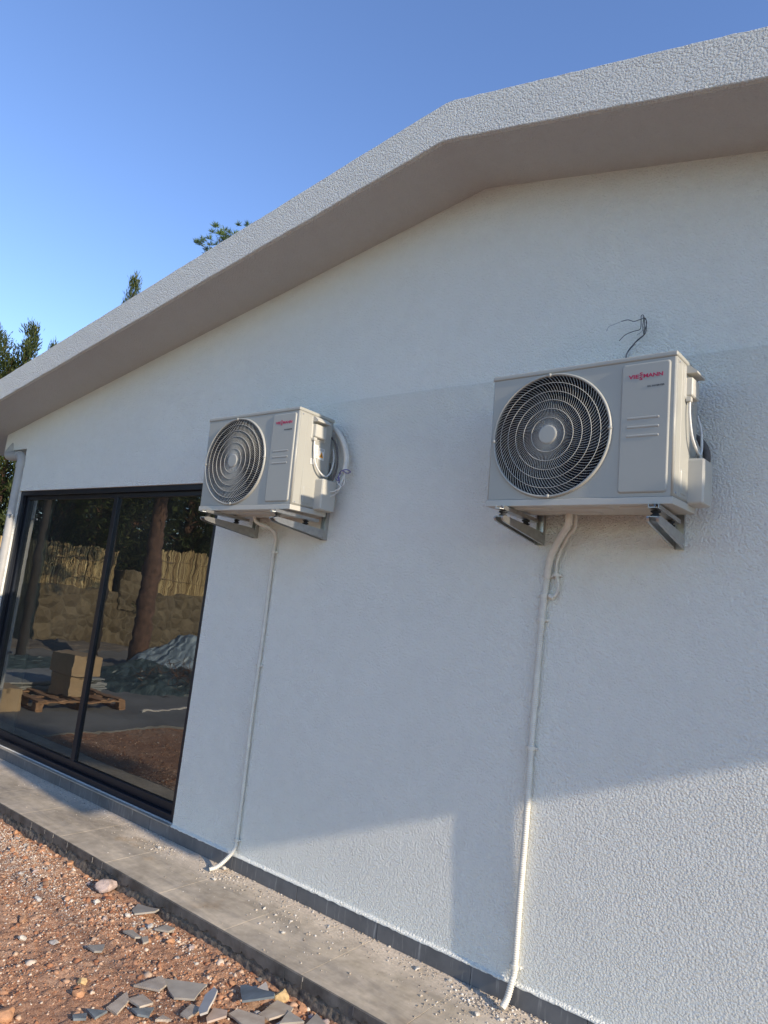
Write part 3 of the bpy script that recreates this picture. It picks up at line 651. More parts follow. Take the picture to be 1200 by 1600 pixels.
# ------------------------------------------------------------------ wall brackets
def make_bracket():
    r = empty('wall_bracket', (0, 0, 0))
    mb = MB(); mb.box(-.022, .022, -.0035, -.0005, 2.262, 2.80); mb.box(.0195, .0220, -.030, -.0036, 2.262, 2.80); mb.box(-.022, -.0195, -.030, -.0036, 2.262, 2.80)
    for z_ in (2.285, 2.325, 2.70): mb.lathe([(0, -.008), (.006, -.008), (.006, -.0035)], 0, 0, z_, 'y', 8)
    mb.build('wall_rail', M['galv'], r)
    side = [(-.0305, 2.264), (-.0305, 2.328), (-.43, 2.341), (-.475, 2.342), (-.497, 2.336), (-.502, 2.326), (-.490, 2.314), (-.45, 2.307)]
    mb = MB(); mb.prism(side, 0, .0225, .0250); mb.prism(side, 0, -.0250, -.0225)
    bot = [(-.0305, 2.2645), (-.45, 2.3075), (-.490, 2.3145), (-.5015, 2.326), (-.497, 2.336)]
    vs = []
    for (y_, z_) in bot: vs += [(-.0224, y_, z_), (-.015, y_, z_), (.015, y_, z_), (.0224, y_, z_)]
    mb.add(vs, [(i * 4 + k, i * 4 + k + 1, i * 4 + k + 5, i * 4 + k + 4) for i in range(len(bot) - 1) for k in (0, 2)])
    mb.box(-.0223, .0223, -.502, -.40, 2.3325, 2.3350)
    mb.box(-.0223, .0223, -.23, -.17, 2.329, 2.3315)
    for (y_, z_) in ((-.047, 2.281), (-.047, 2.312)): mb.lathe([(0, .004), (.006, .004), (.006, 0)], .025, y_, z_, 'x', 8)
    mb.build('arm', M['galv'], r)
    for y_ in (-.455, -.20):
        mb = MB(); mb.lathe([(.010, -.004), (.021, .000), (.021, .004), (.013, .009), (.013, .013), (.021, .018), (.021, .022), (.010, .0255)], 0, y_, 2.3425, 'z', 18); mb.build('rubber_mount', M['rubber'], r)
    mb = MB()
    out = [(-.012, -.515), (.012, -.515), (.022, -.495), (.022, -.10), (-.022, -.10), (-.022, -.495)]
    mb.prism(out, 2, 2.3692, 2.3722); mb.box(.0195, .022, -.495, -.10, 2.3724, 2.389); mb.box(-.022, -.0195, -.495, -.10, 2.3724, 2.389)
    mb.lathe([(.008, 0), (.008, .006), (.0035, .0065), (.0035, .020), (0, .020)], 0, -.475, 2.3724, 'z', 8)
    mb.build('top_rail', M['galv'], r)
    return r
br = make_bracket(); GB = 'galvanised wall brackets under the air conditioners'
spots = [(-0.903, 0.0, R(2.0), 'right-hand steel bracket under the nearer air conditioner at the right'), (-1.615, 0.0, R(0.5), 'left-hand steel bracket under the nearer air conditioner, beside the white drain hose'),
         (-3.195, -0.010, 0, 'right-hand steel bracket under the farther air conditioner by the door'), (-3.885, -0.010, 0, 'left-hand steel bracket under the farther air conditioner, near the door corner')]
for i, (x, z, rz, lab) in enumerate(spots):
    b = br if i == 0 else copy_tree(br); b.location = (x, 0, z); b.rotation_euler = (0, 0, rz); tag(b, lab, 'bracket', GB)

# ------------------------------------------------------------------ drain conduits down the wall
def corrugated(mb, P, r, pitch=0.0105, amp=0.0019, seg=14):
    P = resample(P, pitch / 4); rs = [r + (amp, amp * .6, -amp, -amp * .6)[i % 4] for i in range(len(P))]; mb.tube(P, rs, seg)
def clip(parent, x, y, z, r, mat_='conduit', w=0.016):
    mb = MB(); mb.tube([(x, y, z - w / 2), (x, y, z + w / 2)], r + .0045, 14); mb.box(x - r - .014, x + r + .014, y - .002, -.0005, z - .006, z + .006, 0, .002, 1); return mb.build('clip', M[mat_], parent)
dR = tag(empty('drain_hose', (-1.58, -.09, 0)), 'right white corrugated drain hose running from the nearer air conditioner down to the walkway', 'hose', 'drain hoses down the wall')
def loc(parent, mb): mb.v = [tuple(Vector(v) - parent.location) for v in mb.v]
yh = -.0195
mb = MB(); P = catmull([(-1.553, yh, 2.10), (-1.560, yh, 1.99), (-1.567, yh, 1.80), (-1.569, yh - .003, 1.5), (-1.572, yh, 1.217), (-1.566, yh - .004, .85), (-1.571, yh, .5), (-1.570, yh, .181), (-1.571, -.036, .12), (-1.576, -.062, .05), (-1.583, -.098, .014)], 24)
corrugated(mb, P, .0158); loc(dR, mb); mb.build('corrugated_tube', M['conduit'], dR)
mb = MB(); P = catmull([(-1.379, -.20, 2.42), (-1.384, -.19, 2.375), (-1.402, -.16, 2.345), (-1.469, -.10, 2.282), (-1.522, -.06, 2.208), (-1.542, -.040, 2.153), (-1.553, -.026, 2.09)], 8); mb.tube(P, .0185, 16); loc(dR, mb); mb.build('wrapped_pipe', M['insul'], dR)
mb = MB(); P = catmull([(-1.370, -.15, 2.42), (-1.375, -.13, 2.375), (-1.388, -.105, 2.345), (-1.437, -.07, 2.304), (-1.480, -.034, 2.25)], 8); mb.tube(P, .0105, 12); loc(dR, mb); mb.build('wrapped_pipe', M['insul'], dR)
mb = MB(); P = catmull([(-1.480, -.036, 2.25), (-1.503, -.025, 2.178), (-1.503, yh, 2.106), (-1.492, yh, 2.068), (-1.490, yh, 2.030), (-1.503, yh, 2.000), (-1.522, yh - .004, 1.990)], 8); corrugated(mb, P, .0090, .0085, .0014); mb.tube([P[-1] + Vector((-.012, 0, .008)), P[-1] + Vector((.012, -.002, -.006))], .0115, 12); loc(dR, mb); mb.build('branch_tube', M['conduit'], dR)
mb = MB(); mb.tube([(-1.565, yh, 1.985), (-1.568, yh, 1.86)], .0188, 14); loc(dR, mb); mb.build('sleeve', M['insul'], dR)
for x, z in ((-1.553, 2.098), (-1.563, 1.993), (-1.567, 1.868), (-1.572, 1.217), (-1.570, .181)):
    o = clip(dR, x, yh, z, .0178); o.data.transform(Matrix.Translation(-dR.location))
o = clip(dR, -1.503, yh, 2.106, .013); o.data.transform(Matrix.Translation(-dR.location))
dL = tag(empty('drain_hose', (-3.70, -.12, 0)), 'left thinner white drain hose running from the farther air conditioner down to the walkway', 'hose', 'drain hoses down the wall')
mb = MB(); P = catmull([(-3.72, -.19, 2.40), (-3.715, -.175, 2.355), (-3.690, -.145, 2.334), (-3.648, -.115, 2.322), (-3.625, -.07, 2.294), (-3.640, -.03, 2.242), (-3.654, -.022, 2.17), (-3.656, -.0178, 1.9), (-3.652, -.0178, 1.62), (-3.654, -.0178, 1.36)], 10); mb.tube(P, .0125, 14); loc(dL, mb); mb.build('smooth_pipe', M['insul'], dL)
mb = MB(); P = catmull([(-3.654, -.0178, 1.37), (-3.651, -.022, 1.05), (-3.649, -.0178, .7), (-3.643, -.0178, .35), (-3.641, -.0178, .19), (-3.645, -.033, .13), (-3.665, -.070, .075), (-3.695, -.112, .030), (-3.722, -.150, .014)], 24); corrugated(mb, P, .0132); loc(dL, mb); mb.build('corrugated_tube', M['conduit'], dL)
for x, z in ((-3.654, 2.155), (-3.654, 1.355), (-3.642, .20)):
    o = clip(dL, x, -.0178, z, .0145); o.data.transform(Matrix.Translation(-dL.location))

# ------------------------------------------------------------------ refrigerant lines behind the units, tie wires
lp = tag(empty('pipe_bundle', (-.80, -.06, 2.62)), 'dark foam covered pipe loop behind the nearer air conditioner', 'pipe')
mb = MB(); P = catmull([(-.93, -.02, 2.78), (-.87, -.045, 2.805), (-.815, -.06, 2.77), (-.785, -.065, 2.70), (-.80, -.065, 2.63), (-.85, -.07, 2.585), (-.92, -.08, 2.57)], 10); mb.tube(P, .017, 14); loc(lp, mb); mb.build('foam_pipe', M['foam'], lp)
mb = MB(); P = catmull([(-.93, -.05, 2.80), (-.85, -.085, 2.79), (-.81, -.10, 2.70), (-.80, -.105, 2.64), (-.82, -.12, 2.60), (-.87, -.14, 2.61)], 10); mb.tube(P, .008, 12); loc(lp, mb); mb.build('wrapped_pipe', M['insul'], lp)
ll = tag(empty('pipe_bundle', (-3.05, -.08, 2.7)), 'pale wrapped pipe curving behind the farther air conditioner, tied with violet tape', 'pipe')
mb = MB(); P = catmull([(-3.24, -.03, 3.01), (-3.18, -.06, 3.02), (-3.131, -.07, 2.99), (-3.090, -.07, 2.945), (-3.052, -.07, 2.887), (-3.020, -.07, 2.802), (-3.012, -.08, 2.70)], 8); mb.tube(P, .019, 16); loc(ll, mb); mb.build('wrapped_pipe', M['insul'], ll)
mb = MB(); P = catmull([(-3.24, -.09, 2.97), (-3.16, -.10, 2.95), (-3.10, -.10, 2.88), (-3.07, -.10, 2.76), (-3.08, -.11, 2.66), (-3.13, -.12, 2.60)], 8); mb.tube(P, .007, 12); loc(ll, mb); mb.build('foam_pipe', M['foam'], ll)
def strands(parent, name, lines, r, mt):
    mb = MB()
    for L in lines: mb.tube(catmull(L, 8), r, 7)
    loc(parent, mb); return mb.build(name, M[mt], parent)
strands(ll, 'white_wires', [[(-3.015, -.09, 2.72), (-2.990, -.10, 2.66), (-2.995, -.10, 2.61), (-3.045, -.11, 2.575), (-3.10, -.13, 2.545)], [(-3.005, -.08, 2.71), (-3.00, -.11, 2.64), (-3.02, -.11, 2.575), (-3.06, -.12, 2.535), (-3.12, -.15, 2.53)],
    [(-3.02, -.10, 2.70), (-3.03, -.12, 2.63), (-3.00, -.12, 2.59), (-3.05, -.13, 2.56), (-3.115, -.14, 2.56)]], .0032, 'wire_white')
strands(ll, 'violet_tape', [[(-3.04, -.10, 2.69), (-3.01, -.12, 2.70), (-2.975, -.11, 2.712), (-2.955, -.09, 2.70), (-2.975, -.10, 2.69), (-3.0, -.12, 2.705)], [(-3.045, -.11, 2.66), (-3.02, -.12, 2.655), (-3.03, -.12, 2.635), (-3.05, -.12, 2.65)], [(-3.02, -.11, 2.69), (-3.03, -.12, 2.66), (-3.015, -.12, 2.635), (-3.03, -.11, 2.61)]], .0034, 'wire_purple')
lw_ = tag(empty('loose_wires', (-1.21, 0, 3.25)), 'bundle of loose black wires sticking out of the wall above the nearer air conditioner', 'wires')
W1 = [(-1.213, 0.0, 3.262), (-1.205, -0.02, 3.286), (-1.181, -0.035, 3.308), (-1.152, -0.04, 3.332), (-1.12, -0.04, 3.357), (-1.108, -0.04, 3.377), (-1.106, -0.045, 3.417), (-1.111, -0.05, 3.447), (-1.139, -0.055, 3.442), (-1.166, -0.06, 3.436), (-1.197, -0.06, 3.45), (-1.232, -0.055, 3.45)]
W1b = [(-1.232, -0.055, 3.45), (-1.271, -0.05, 3.442), (-1.301, -0.045, 3.437), (-1.315, -0.04, 3.415)]
W2 = [(-1.205, -0.02, 3.286), (-1.174, -0.045, 3.307), (-1.145, -0.05, 3.335), (-1.115, -0.05, 3.358), (-1.112, -0.05, 3.386), (-1.115, -0.05, 3.435), (-1.12, -0.05, 3.462), (-1.128, -0.05, 3.468), (-1.133, -0.05, 3.459), (-1.131, -0.05, 3.409), (-1.137, -0.05, 3.39), (-1.167, -0.055, 3.383), (-1.205, -0.06, 3.369), (-1.236, -0.06, 3.341)]
strands(lw_, 'black_wires', [W1, W2, [(-1.15, -.045, 3.335), (-1.118, -.05, 3.352), (-1.104, -.06, 3.39), (-1.100, -.06, 3.42), (-1.108, -.06, 3.44)], [(-1.113, -.055, 3.36), (-1.118, -.06, 3.40), (-1.116, -.06, 3.445), (-1.124, -.055, 3.455)]], .0019, 'wire_black')
strands(lw_, 'bare_end', [W1b], .0011, 'steel'); strands(lw_, 'bare_end', [[(-1.118, -.05, 3.40), (-1.124, -.055, 3.375), (-1.15, -.05, 3.362)]], .0011, 'steel')
mb = MB(); mb.tube(catmull([(-1.213, .004, 3.235), (-1.213, -.006, 3.26), (-1.206, -.018, 3.284), (-1.181, -.033, 3.306), (-1.160, -.038, 3.322)], 6), .0042, 10); loc(lw_, mb); mb.build('grey_sheath', M['steel'], lw_)

# ------------------------------------------------------------------ reed fence on a rubble stone wall, across the yard
rs_ = np.random.RandomState(11)
FX = -19.9
def stone_wall(y0, y1, h0, h1, name_label):
    mb = MB(); ny = int(abs(y1 - y0) / 0.12); nz = 14
    def sf(t, u, back):
        y = y0 + (y1 - y0) * t; H = h0 + (h1 - h0) * t + 0.05 * noise.noise(Vector((y * 1.7, 0, 0)))
        z = -0.15 + (H + 0.15) * u; d = 0.06 * noise.noise(Vector((y * 2.6, z * 2.6, 4))) + 0.03 * noise.noise(Vector((y * 7, z * 7, 1)))
        return (FX + (0.12 + d if not back else -0.35), y, z)
    vs = [sf(j / ny, i / nz, False) for j in range(ny + 1) for i in range(nz + 1)] + [sf(j / ny, 1, True) for j in range(ny + 1)] + [sf(j / ny, 0, True) for j in range(ny + 1)]
    fs = [(j * (nz + 1) + i, (j + 1) * (nz + 1) + i, (j + 1) * (nz + 1) + i + 1, j * (nz + 1) + i + 1) for j in range(ny) for i in range(nz)]
    b0 = (ny + 1) * (nz + 1); b1 = b0 + ny + 1
    for j in range(ny):
        fs.append((j * (nz + 1) + nz, (j + 1) * (nz + 1) + nz, b0 + j + 1, b0 + j)); fs.append((b0 + j, b0 + j + 1, b1 + j + 1, b1 + j))
    mb.add(vs, fs, 0, True); return tag(mb.build('stone_wall', M['stonewall']), name_label, 'wall')
stone_wall(-18.0, 12.0, 1.80, 1.15, 'rubble stone retaining wall under the reed fence, mirrored in the glass door')
mb = MB(); mb.box(FX - .30, FX + .20, -9.42, -8.62, 1.0, 2.24, 0, 0.03, 1)
tag(mb.build('stone_pier', M['stonewall']), 'squat stone pier standing in the gap between the two reed fence panels', 'pier')
def reed_fence(y0, y1, zb0, zb1, zt0, zt1, label):
    r = empty('reed_fence', (FX, (y0 + y1) / 2, 0)); tag(r, label, 'fence', 'reed fence panels above the stone wall')
    n = int(abs(y1 - y0) / 0.030); mb = MB()
    for i in range(n):
        t = (i + .5) / n; y = y0 + (y1 - y0) * t - r.location.y; zb = zb0 + (zb1 - zb0) * t; zt = zt0 + (zt1 - zt0) * t + rs_.uniform(-.03, .03) + 0.03 * noise.noise(Vector((y * 2, 0, 7)))
        dx = rs_.uniform(-.012, .012); k = rs_.uniform(-.02, .02); hw = .013
        vs = [(dx + a, y + b, zb) for a, b in ((hw, -hw), (hw, hw), (-hw, hw), (-hw, -hw))] + [(dx + a, y + k + b, zt) for a, b in ((hw, -hw), (hw, hw), (-hw, hw), (-hw, -hw))]
        mb.add(vs, [(0, 1, 5, 4), (1, 2, 6, 5), (2, 3, 7, 6), (3, 0, 4, 7), (4, 5, 6, 7)])
    mb.build('reed_panel', M['bamboo'], r, fixn=False)
    mb = MB()
    for f in (0.30, 0.72):
        za = zb0 + (zt0 - zb0) * f; zc = zb1 + (zt1 - zb1) * f
        mb.tube([(0.03, y0 - r.location.y, za), (0.03, y1 - r.location.y, zc)], .014, 6)
    mb.build('rail', M['fence_rail'], r); return r
reed_fence(12.0, -8.45, 1.05, 1.50, 2.70, 2.80, 'long reed fence panel above the stone wall, left of the pier in the door reflection')
reed_fence(-9.50, -18.0, 1.62, 1.75, 3.08, 3.40, 'taller reed fence panel above the stone wall, right of the pier in the door reflection')

# ------------------------------------------------------------------ trees
def leaf_quads(P, D, L, W, rs):
    n = len(P); D = D / np.linalg.norm(D, axis=1, keepdims=True)
    S = np.cross(D, rs.normal(size=(n, 3))); S /= np.linalg.norm(S, axis=1, keepdims=True) + 1e-9
    L = L[:, None]; W = W[:, None]
    v = np.stack([P, P + D * L * .5 + S * W, P + D * L, P + D * L * .5 - S * W], 1).reshape(-1, 3)
    return v, np.arange(4 * n).reshape(n, 4)
def fast_mesh(name, v, f, mat_):
    me = bpy.data.meshes.new(name); me.vertices.add(len(v)); me.vertices.foreach_set('co', np.asarray(v, dtype=np.float32).ravel())
    k = f.shape[1]; me.loops.add(f.size); me.loops.foreach_set('vertex_index', f.astype(np.int32).ravel())
    me.polygons.add(len(f)); me.polygons.foreach_set('loop_start', np.arange(0, f.size, k, dtype=np.int32)); me.materials.append(mat_); me.update(calc_edges=True); me.validate(); return me
def cypress_meshes(seed, h, rad, zb, nbr, nleaf, droop=0.0, trunk_r=0.13):
    rs = np.random.RandomState(seed); Ps = []; Ds = []; tk = MB()
    tk.tube([(0, 0, 0), (0.02, 0.01, h * .3), (-.02, .02, h * .65), (0, 0, h * .97)], [trunk_r, trunk_r * .8, trunk_r * .42, .01], 10)
    for b in range(nbr):
        u = (b + rs.rand()) / nbr; z = zb + (h - zb) * u ** 0.92; a = rs.rand() * 6.283
        r_ = rad * ((1 - u) ** 0.75 * 0.95 + 0.05) * rs.uniform(.55, 1.2); tilt = 0.55 + 0.9 * u - droop + rs.uniform(-.2, .25)
        p0 = np.array([0, 0, z]); d = np.array([math.cos(a), math.sin(a), tilt]); p1 = p0 + d * r_
        if r_ > .35: tk.tube([p0, p0 + d * r_ * .5, p1], [.02 + .01 * (1 - u), .014, .004], 4, 0, False)
        m = max(20, int(1.9 * nleaf / nbr * (r_ / (rad * .6)) + 12)); t = rs.rand(m) ** .6
        sp = .10 + .22 * (1 - t) * r_ / rad + .05
        P = p0 + np.outer(t, d * r_) + rs.normal(size=(m, 3)) * sp[:, None] * .55
        D = d * .8 + rs.normal(size=(m, 3)) * .55; D[:, 2] += .25 - droop; Ps.append(P); Ds.append(D)
    P = np.concatenate(Ps); D = np.concatenate(Ds); n = len(P)
    v, f = leaf_quads(P, D, rs.uniform(.08, .20, n), rs.uniform(.010, .024, n), rs)
    return fast_mesh('crown', v, f, M['leaf_dark']), tk
def pine_meshes(seed, h, rad, zb, ntuft):
    rs = np.random.RandomState(seed); tk = MB(); tk.tube([(0, 0, 0), (.1, 0, h * .35), (-.05, .1, h * .7), (0, 0, h * .98)], [.22, .18, .11, .02], 10); Ps = []; Ds = []; Ls = []
    for b in range(ntuft):
        u = rs.rand() ** .8; z = zb + (h - zb) * u; a = rs.rand() * 6.283; r_ = rad * math.sqrt(max(0.0, 1 - (u * .97) ** 2.2)) * rs.uniform(.25, 1.05)
        c = np.array([r_ * math.cos(a), r_ * math.sin(a), z + .15 * r_])
        if rs.rand() < .5: tk.tube([(0, 0, z - .4 * r_), c * [.5, .5, 0] + [0, 0, z - .15 * r_], c], [.03, .02, .008], 4, 0, False)
        for s in range(3):
            m = 34; cc = c + rs.normal(size=3) * .16; d = rs.normal(size=(m, 3)); d[:, 2] = np.abs(d[:, 2]) + .1; Ps.append(np.repeat(cc[None], m, 0)); Ds.append(d); Ls.append(rs.uniform(.15, .27, m))
    P = np.concatenate(Ps); D = np.concatenate(Ds); L = np.concatenate(Ls); v, f = leaf_quads(P, D, L, np.full(len(P), .012), rs)
    return fast_mesh('crown', v, f, M['leaf_pine']), tk
def plant_tree(name, meshes, loc, label, group, scale=1.0, rz=0.0, cat='tree'):
    r = empty(name, loc, (0, 0, rz)); r.scale = (scale[0], scale[0], scale[1]) if isinstance(scale, tuple) else (scale,) * 3; tag(r, label, cat, group)
    c = bpy.data.objects.new('crown', meshes[0]); col.objects.link(c); c.parent = r
    t = bpy.data.objects.new('trunk', meshes[1]); col.objects.link(t); t.parent = r; return r
def fin(a, bk='bark'): me = a[1].build('trunk', M[bk]); d = me.data; bpy.data.objects.remove(me); return (a[0], d)
CA = fin(cypress_meshes(1, 9.5, 1.7, 1.2, 170, 16000)); CB = fin(cypress_meshes(2, 9.5, 2.1, 1.0, 190, 19000, .35)); CC = fin(cypress_meshes(3, 9.5, 1.2, 1.2, 150, 12000, -.2))
PN = fin(pine_meshes(4, 15.0, 3.4, 7.5, 330))
BIG = fin(cypress_meshes(6, 10.5, 3.1, 4.3, 240, 26000, .55, .24)); SL_ = fin(cypress_meshes(7, 9.0, 2.3, 4.0, 150, 15000, .4, .11), 'bark_dark')
GT = 'conifers beyond the reed fence'
plant_tree('cypress_tree', CA, (-22.9, 5.15, -.1), 'dark conifer tip leftmost above the low end of the roof', 'conifers rising behind the roof', (.7, .968), .3)
plant_tree('cypress_tree', CC, (-22.1, 5.75, -.1), 'narrow pointed conifer tip, second from the left above the roof', 'conifers rising behind the roof', (.85, 1.0), 1.3)
plant_tree('cypress_tree', CC, (-20.9, 5.98, -.1), 'small dark conifer tip barely showing over the roof edge, right of the taller pointed ones', 'conifers rising behind the roof', (.55, .925), 4.1)
plant_tree('cypress_tree', CA, (-22.6, 5.5, -.1), 'dense dark conifer between the two leftmost pointed tips above the low roof end', 'conifers rising behind the roof', (1.1, .885), 5.0)
plant_tree('cypress_tree', CB, (-24.2, 4.3, -.1), 'broad shadowy conifer behind the downpipe, left of the white house', 'conifers rising behind the roof', (.9, .86), 2.0)
plant_tree('cypress_tree', CC, (-20.95, 8.20, -.1), 'slim dark treetop standing alone above the middle of the left roof slope', None, (.6, 1.262), 2.2)
plant_tree('pine_tree', PN, (-20.2, 12.2, 0.10), 'bright green pine with tufted needles peeping over the roof', None, (.93, 1.012), .8)
ys = [(-2.6, CA), (-4.3, CB), (-5.9, CA), (-7.6, CC), (-9.2, CB), (-10.9, CA), (-12.6, CB), (-14.4, CA), (-16.4, CB), (1.0, CB), (3.1, CA)]
for i, (y, m) in enumerate(ys):
    plant_tree('cypress_tree', m, (-22.3 - .5 * (i % 3), y, -.1), 'dense dark conifer of the row beyond the reed fence, merging with its neighbours', GT, (1.25, .86 + .05 * (i % 4)), i * 1.7)
for i, y in enumerate((-3.5, -6.8, -10.2, -13.6)):
    plant_tree('cypress_tree', CB, (-26.0, y, -.1), 'dense dark conifer of the row beyond the reed fence, merging with its neighbours', GT, (1.5, 1.25), i * 2.3)
shade_tree = fin(cypress_meshes(12, 11.2, .34, 7.3, 110, 5000, 0, .03)); plant_tree('pine_tree', shade_tree, (12.0, -2.52, -.1), 'unseen slender tree added right of the house to shade its downpipe', None)  # added out of view; its high crown shades the downpipe and walkway end
plant_tree('cedar_tree', BIG, (-14.75, -6.28, -.1), 'big cedar with a thick reddish trunk, mirrored in the right-hand door pane', None, 1.0, .4)
plant_tree('cedar_tree', SL_, (-15.45, -3.86, -.1), 'thin dark trunked cedar mirrored at the left edge of the glass door', None, 1.0, 1.9)
plant_tree('cedar_tree', SL_, (-16.8, -6.36, -.1), 'slender cedar whose trunk is mirrored close to the black door mullion', None, (.9, 1.05), 3.3)

# ------------------------------------------------------------------ things standing in the yard, seen in the glass
ZY = -.072
pa = tag(empty('pallet', (-10.25, -2.14, ZY), (0, 0, R(4))), 'worn orange brown wooden pallet carrying two cardboard boxes, mirrored in the door', 'pallet')
for y_ in (-.62, 0, .62):
    for x_ in (-.50, 0, .50):
        mb = MB(); mb.box(x_ - .07, x_ + .07, y_ - .05, y_ + .05, .022, .10, 0, .003, 1); mb.build('block', M['pallet'], pa)
    mb = MB(); mb.box(-.58, .58, y_ - .05, y_ + .05, .0, .021, 0, .002, 1); mb.build('runner', M['pallet'], pa)
for k in range(3):
    x_ = (-.50, 0, .50)[k]; mb = MB(); mb.box(x_ - .07, x_ + .07, -.67, .67, .101, .122, 0, .002, 1); mb.build('cross_board', M['pallet'], pa)
for k in range(5):
    y_ = -.60 + .30 * k; mb = MB(); mb.box(-.58, .58, y_ - .06, y_ + .06, .123, .142, 0, .002, 1); mb.build('deck_board', M['pallet'], pa)
def carton(loc_, s, rz, label):
    r = empty('cardboard_box', loc_, (0, 0, R(rz))); tag(r, label, 'box', 'cardboard boxes in the yard')
    mb = MB(); mb.box(-s[0] / 2, s[0] / 2, -s[1] / 2, s[1] / 2, 0, s[2], 0, .004, 1); mb.build('carton', M['card'], r)
    mb = MB(); mb.box(-s[0] / 2 - .0012, s[0] / 2 + .0012, -.025, .025, s[2] * .8, s[2] + .0012); mb.build('packing_tape', M['fence_rail'], r)
    mb = MB(); mb.box(-s[0] / 2, s[0] / 2, .002, s[1] / 2 - .004, s[2] + .0015, s[2] + .005); mb.box(-s[0] / 2, s[0] / 2, -s[1] / 2 + .004, -.002, s[2] + .0015, s[2] + .005); mb.build('flap', M['card'], r)
    return r
carton((-10.10, -1.10, ZY), (.55, .36, .30), 6, 'brown cardboard box standing on the concrete beside the pallet')
carton((-10.28, -2.18, ZY + .1425), (.55, .34, .30), -3, 'narrow lower cardboard box on the pallet')
carton((-10.28, -2.22, ZY + .449), (.74, .44, .30), 3, 'wide upper cardboard box balanced on the lower one')
r = tag(empty('board_stack', (-11.6, -2.05, ZY), (0, 0, R(-8))), 'loose stack of large grey boards lying on the concrete behind the cardboard box', 'boards')
for k in range(7):
    mb = MB(); dx, dy = rs_.uniform(-.06, .06, 2); mb.box(-.7 + dx, .7 + dx, -1.1 + dy, .85 + dy, .02 + k * .033, .046 + k * .033, 0, .001, 1); mb.build('board', M['board'], r)
def heap(name, cx, cy, rx, ry, h, mat_, seed, label, cat, ang=0.0):
    n = 70; vs = []; fs = []
    for j in range(n + 1):
        for i in range(n + 1):
            u, v = 2 * i / n - 1, 2 * j / n - 1; d = math.hypot(u, v); ex = max(0, 1 - d ** 2) ** .7
            k = 1 + .45 * noise.noise(Vector((u * 2.2 + seed, v * 2.2, 0))) ; rid = abs(noise.noise(Vector((u * 5 + seed, v * 5, 3)))); r2 = noise.noise(Vector((u * 13 + seed, v * 13, 3)))
            z = h * ex * k + (.10 * h * rid + .05 * h * r2) * (ex > 0)
            s, c = math.sin(ang), math.cos(ang); x, y = u * rx, v * ry; vs.append((cx + c * x - s * y + .05 * r2, cy + s * x + c * y + .05 * rid, ZY - .02 + z))
    for j in range(n):
        for i in range(n): q = j * (n + 1) + i; fs.append((q, q + 1, q + n + 2, q + n + 1))
    mb = MB(); mb.add(vs, fs, 0, False); return tag(mb.build(name, mat_, fixn=False), label, cat)
heap('tarpaulin_heap', -11.9, -4.75, 1.3, 1.3, .38, M['tarp'], 1, 'crumpled dark teal plastic sheet heaped on the concrete, mirrored in the door', 'tarpaulin')
heap('plastic_sheet', -13.9, -7.2, 1.2, 1.6, .70, M['tarp_pale'], 5, 'pale crumpled plastic sheet heap beside the thick cedar trunk', 'plastic sheet')
heap('plastic_sheet', -14.0, -9.4, 1.4, 1.5, 1.45, M['tarp_pale'], 9, 'tall pale plastic covered heap at the right edge of the door reflection', 'plastic sheet')
heap('rubble_mound', -14.2, -3.0, 1.0, 2.2, .26, M['tarp'], 13, 'low dark mound of covered rubble at the back of the yard', 'mound')
heap('earth_mound', -18.6, -6.0, .8, 7.0, .16, M['ground'], 17, 'low earth bank along the foot of the stone wall', 'earth bank')
heap('earth_mound', -15.9, 1.0, 1.6, 3.4, .2, M['ground'], 21, 'low dark earth bank behind the far corner of the house', 'earth bank')
# dry brush
nb = 1500; P = np.stack([rs_.normal(-11.1, .45, nb), rs_.normal(-5.45, .5, nb), np.abs(rs_.normal(0, .16, nb)) - .06], 1); D = rs_.normal(size=(nb, 3)); D[:, 2] = np.abs(D[:, 2]) * .6
v, f = leaf_quads(P, D, rs_.uniform(.15, .5, nb), np.full(nb, .006), rs_); o = bpy.data.objects.new('dry_brush', fast_mesh('dry_brush', v, f, M['brush'])); col.objects.link(o); tag(o, 'tangle of dry reddish brushwood in front of the teal sheet', 'brushwood', kind='stuff')
mb = MB(); mb.box(-9.42, -9.36, -4.2, -2.9, ZY, ZY + .018, 0, .001, 1); tag(mb.build('loose_plank', M['sh_pale']), 'pale narrow plank lying on the concrete by the pallet', 'plank')

# ------------------------------------------------------------------ stones, tile shards and grit
ICO = bmesh.new(); bmesh.ops.create_icosphere(ICO, subdivisions=1, radius=1.0); IV = np.array([v.co[:] for v in ICO.verts]); IF = np.array([[v.index for v in f.verts] for f in ICO.faces]); ICO.free()
def stones(name, X, Y, Z, S, mat_, seed, flat=.6):
    rs = np.random.RandomState(seed); n = len(X); k = len(IV)
    V = IV[None] * (1 + rs.uniform(-.32, .32, (n, k, 1))); sc3 = np.stack([rs.uniform(.7, 1.35, n), rs.uniform(.6, 1.1, n), rs.uniform(.45, .9, n) * flat / .6], 1); V = V * sc3[:, None]
    a = rs.rand(n) * 6.283; b = rs.normal(0, .35, n); c, s = np.cos(b), np.sin(b); y = V[..., 1] * c[:, None] - V[..., 2] * s[:, None]; z = V[..., 1] * s[:, None] + V[..., 2] * c[:, None]; V[..., 1] = y; V[..., 2] = z
    c, s = np.cos(a), np.sin(a); x = V[..., 0] * c[:, None] - V[..., 1] * s[:, None]; y = V[..., 0] * s[:, None] + V[..., 1] * c[:, None]; V[..., 0] = x; V[..., 1] = y
    V = V * np.asarray(S)[:, None, None] + np.stack([X, Y, Z], 1)[:, None]
    F = (IF[None] + (np.arange(n) * k)[:, None, None]).reshape(-1, 3); o = bpy.data.objects.new(name, fast_mesh(name, V.reshape(-1, 3), F, mat_)); col.objects.link(o); return o
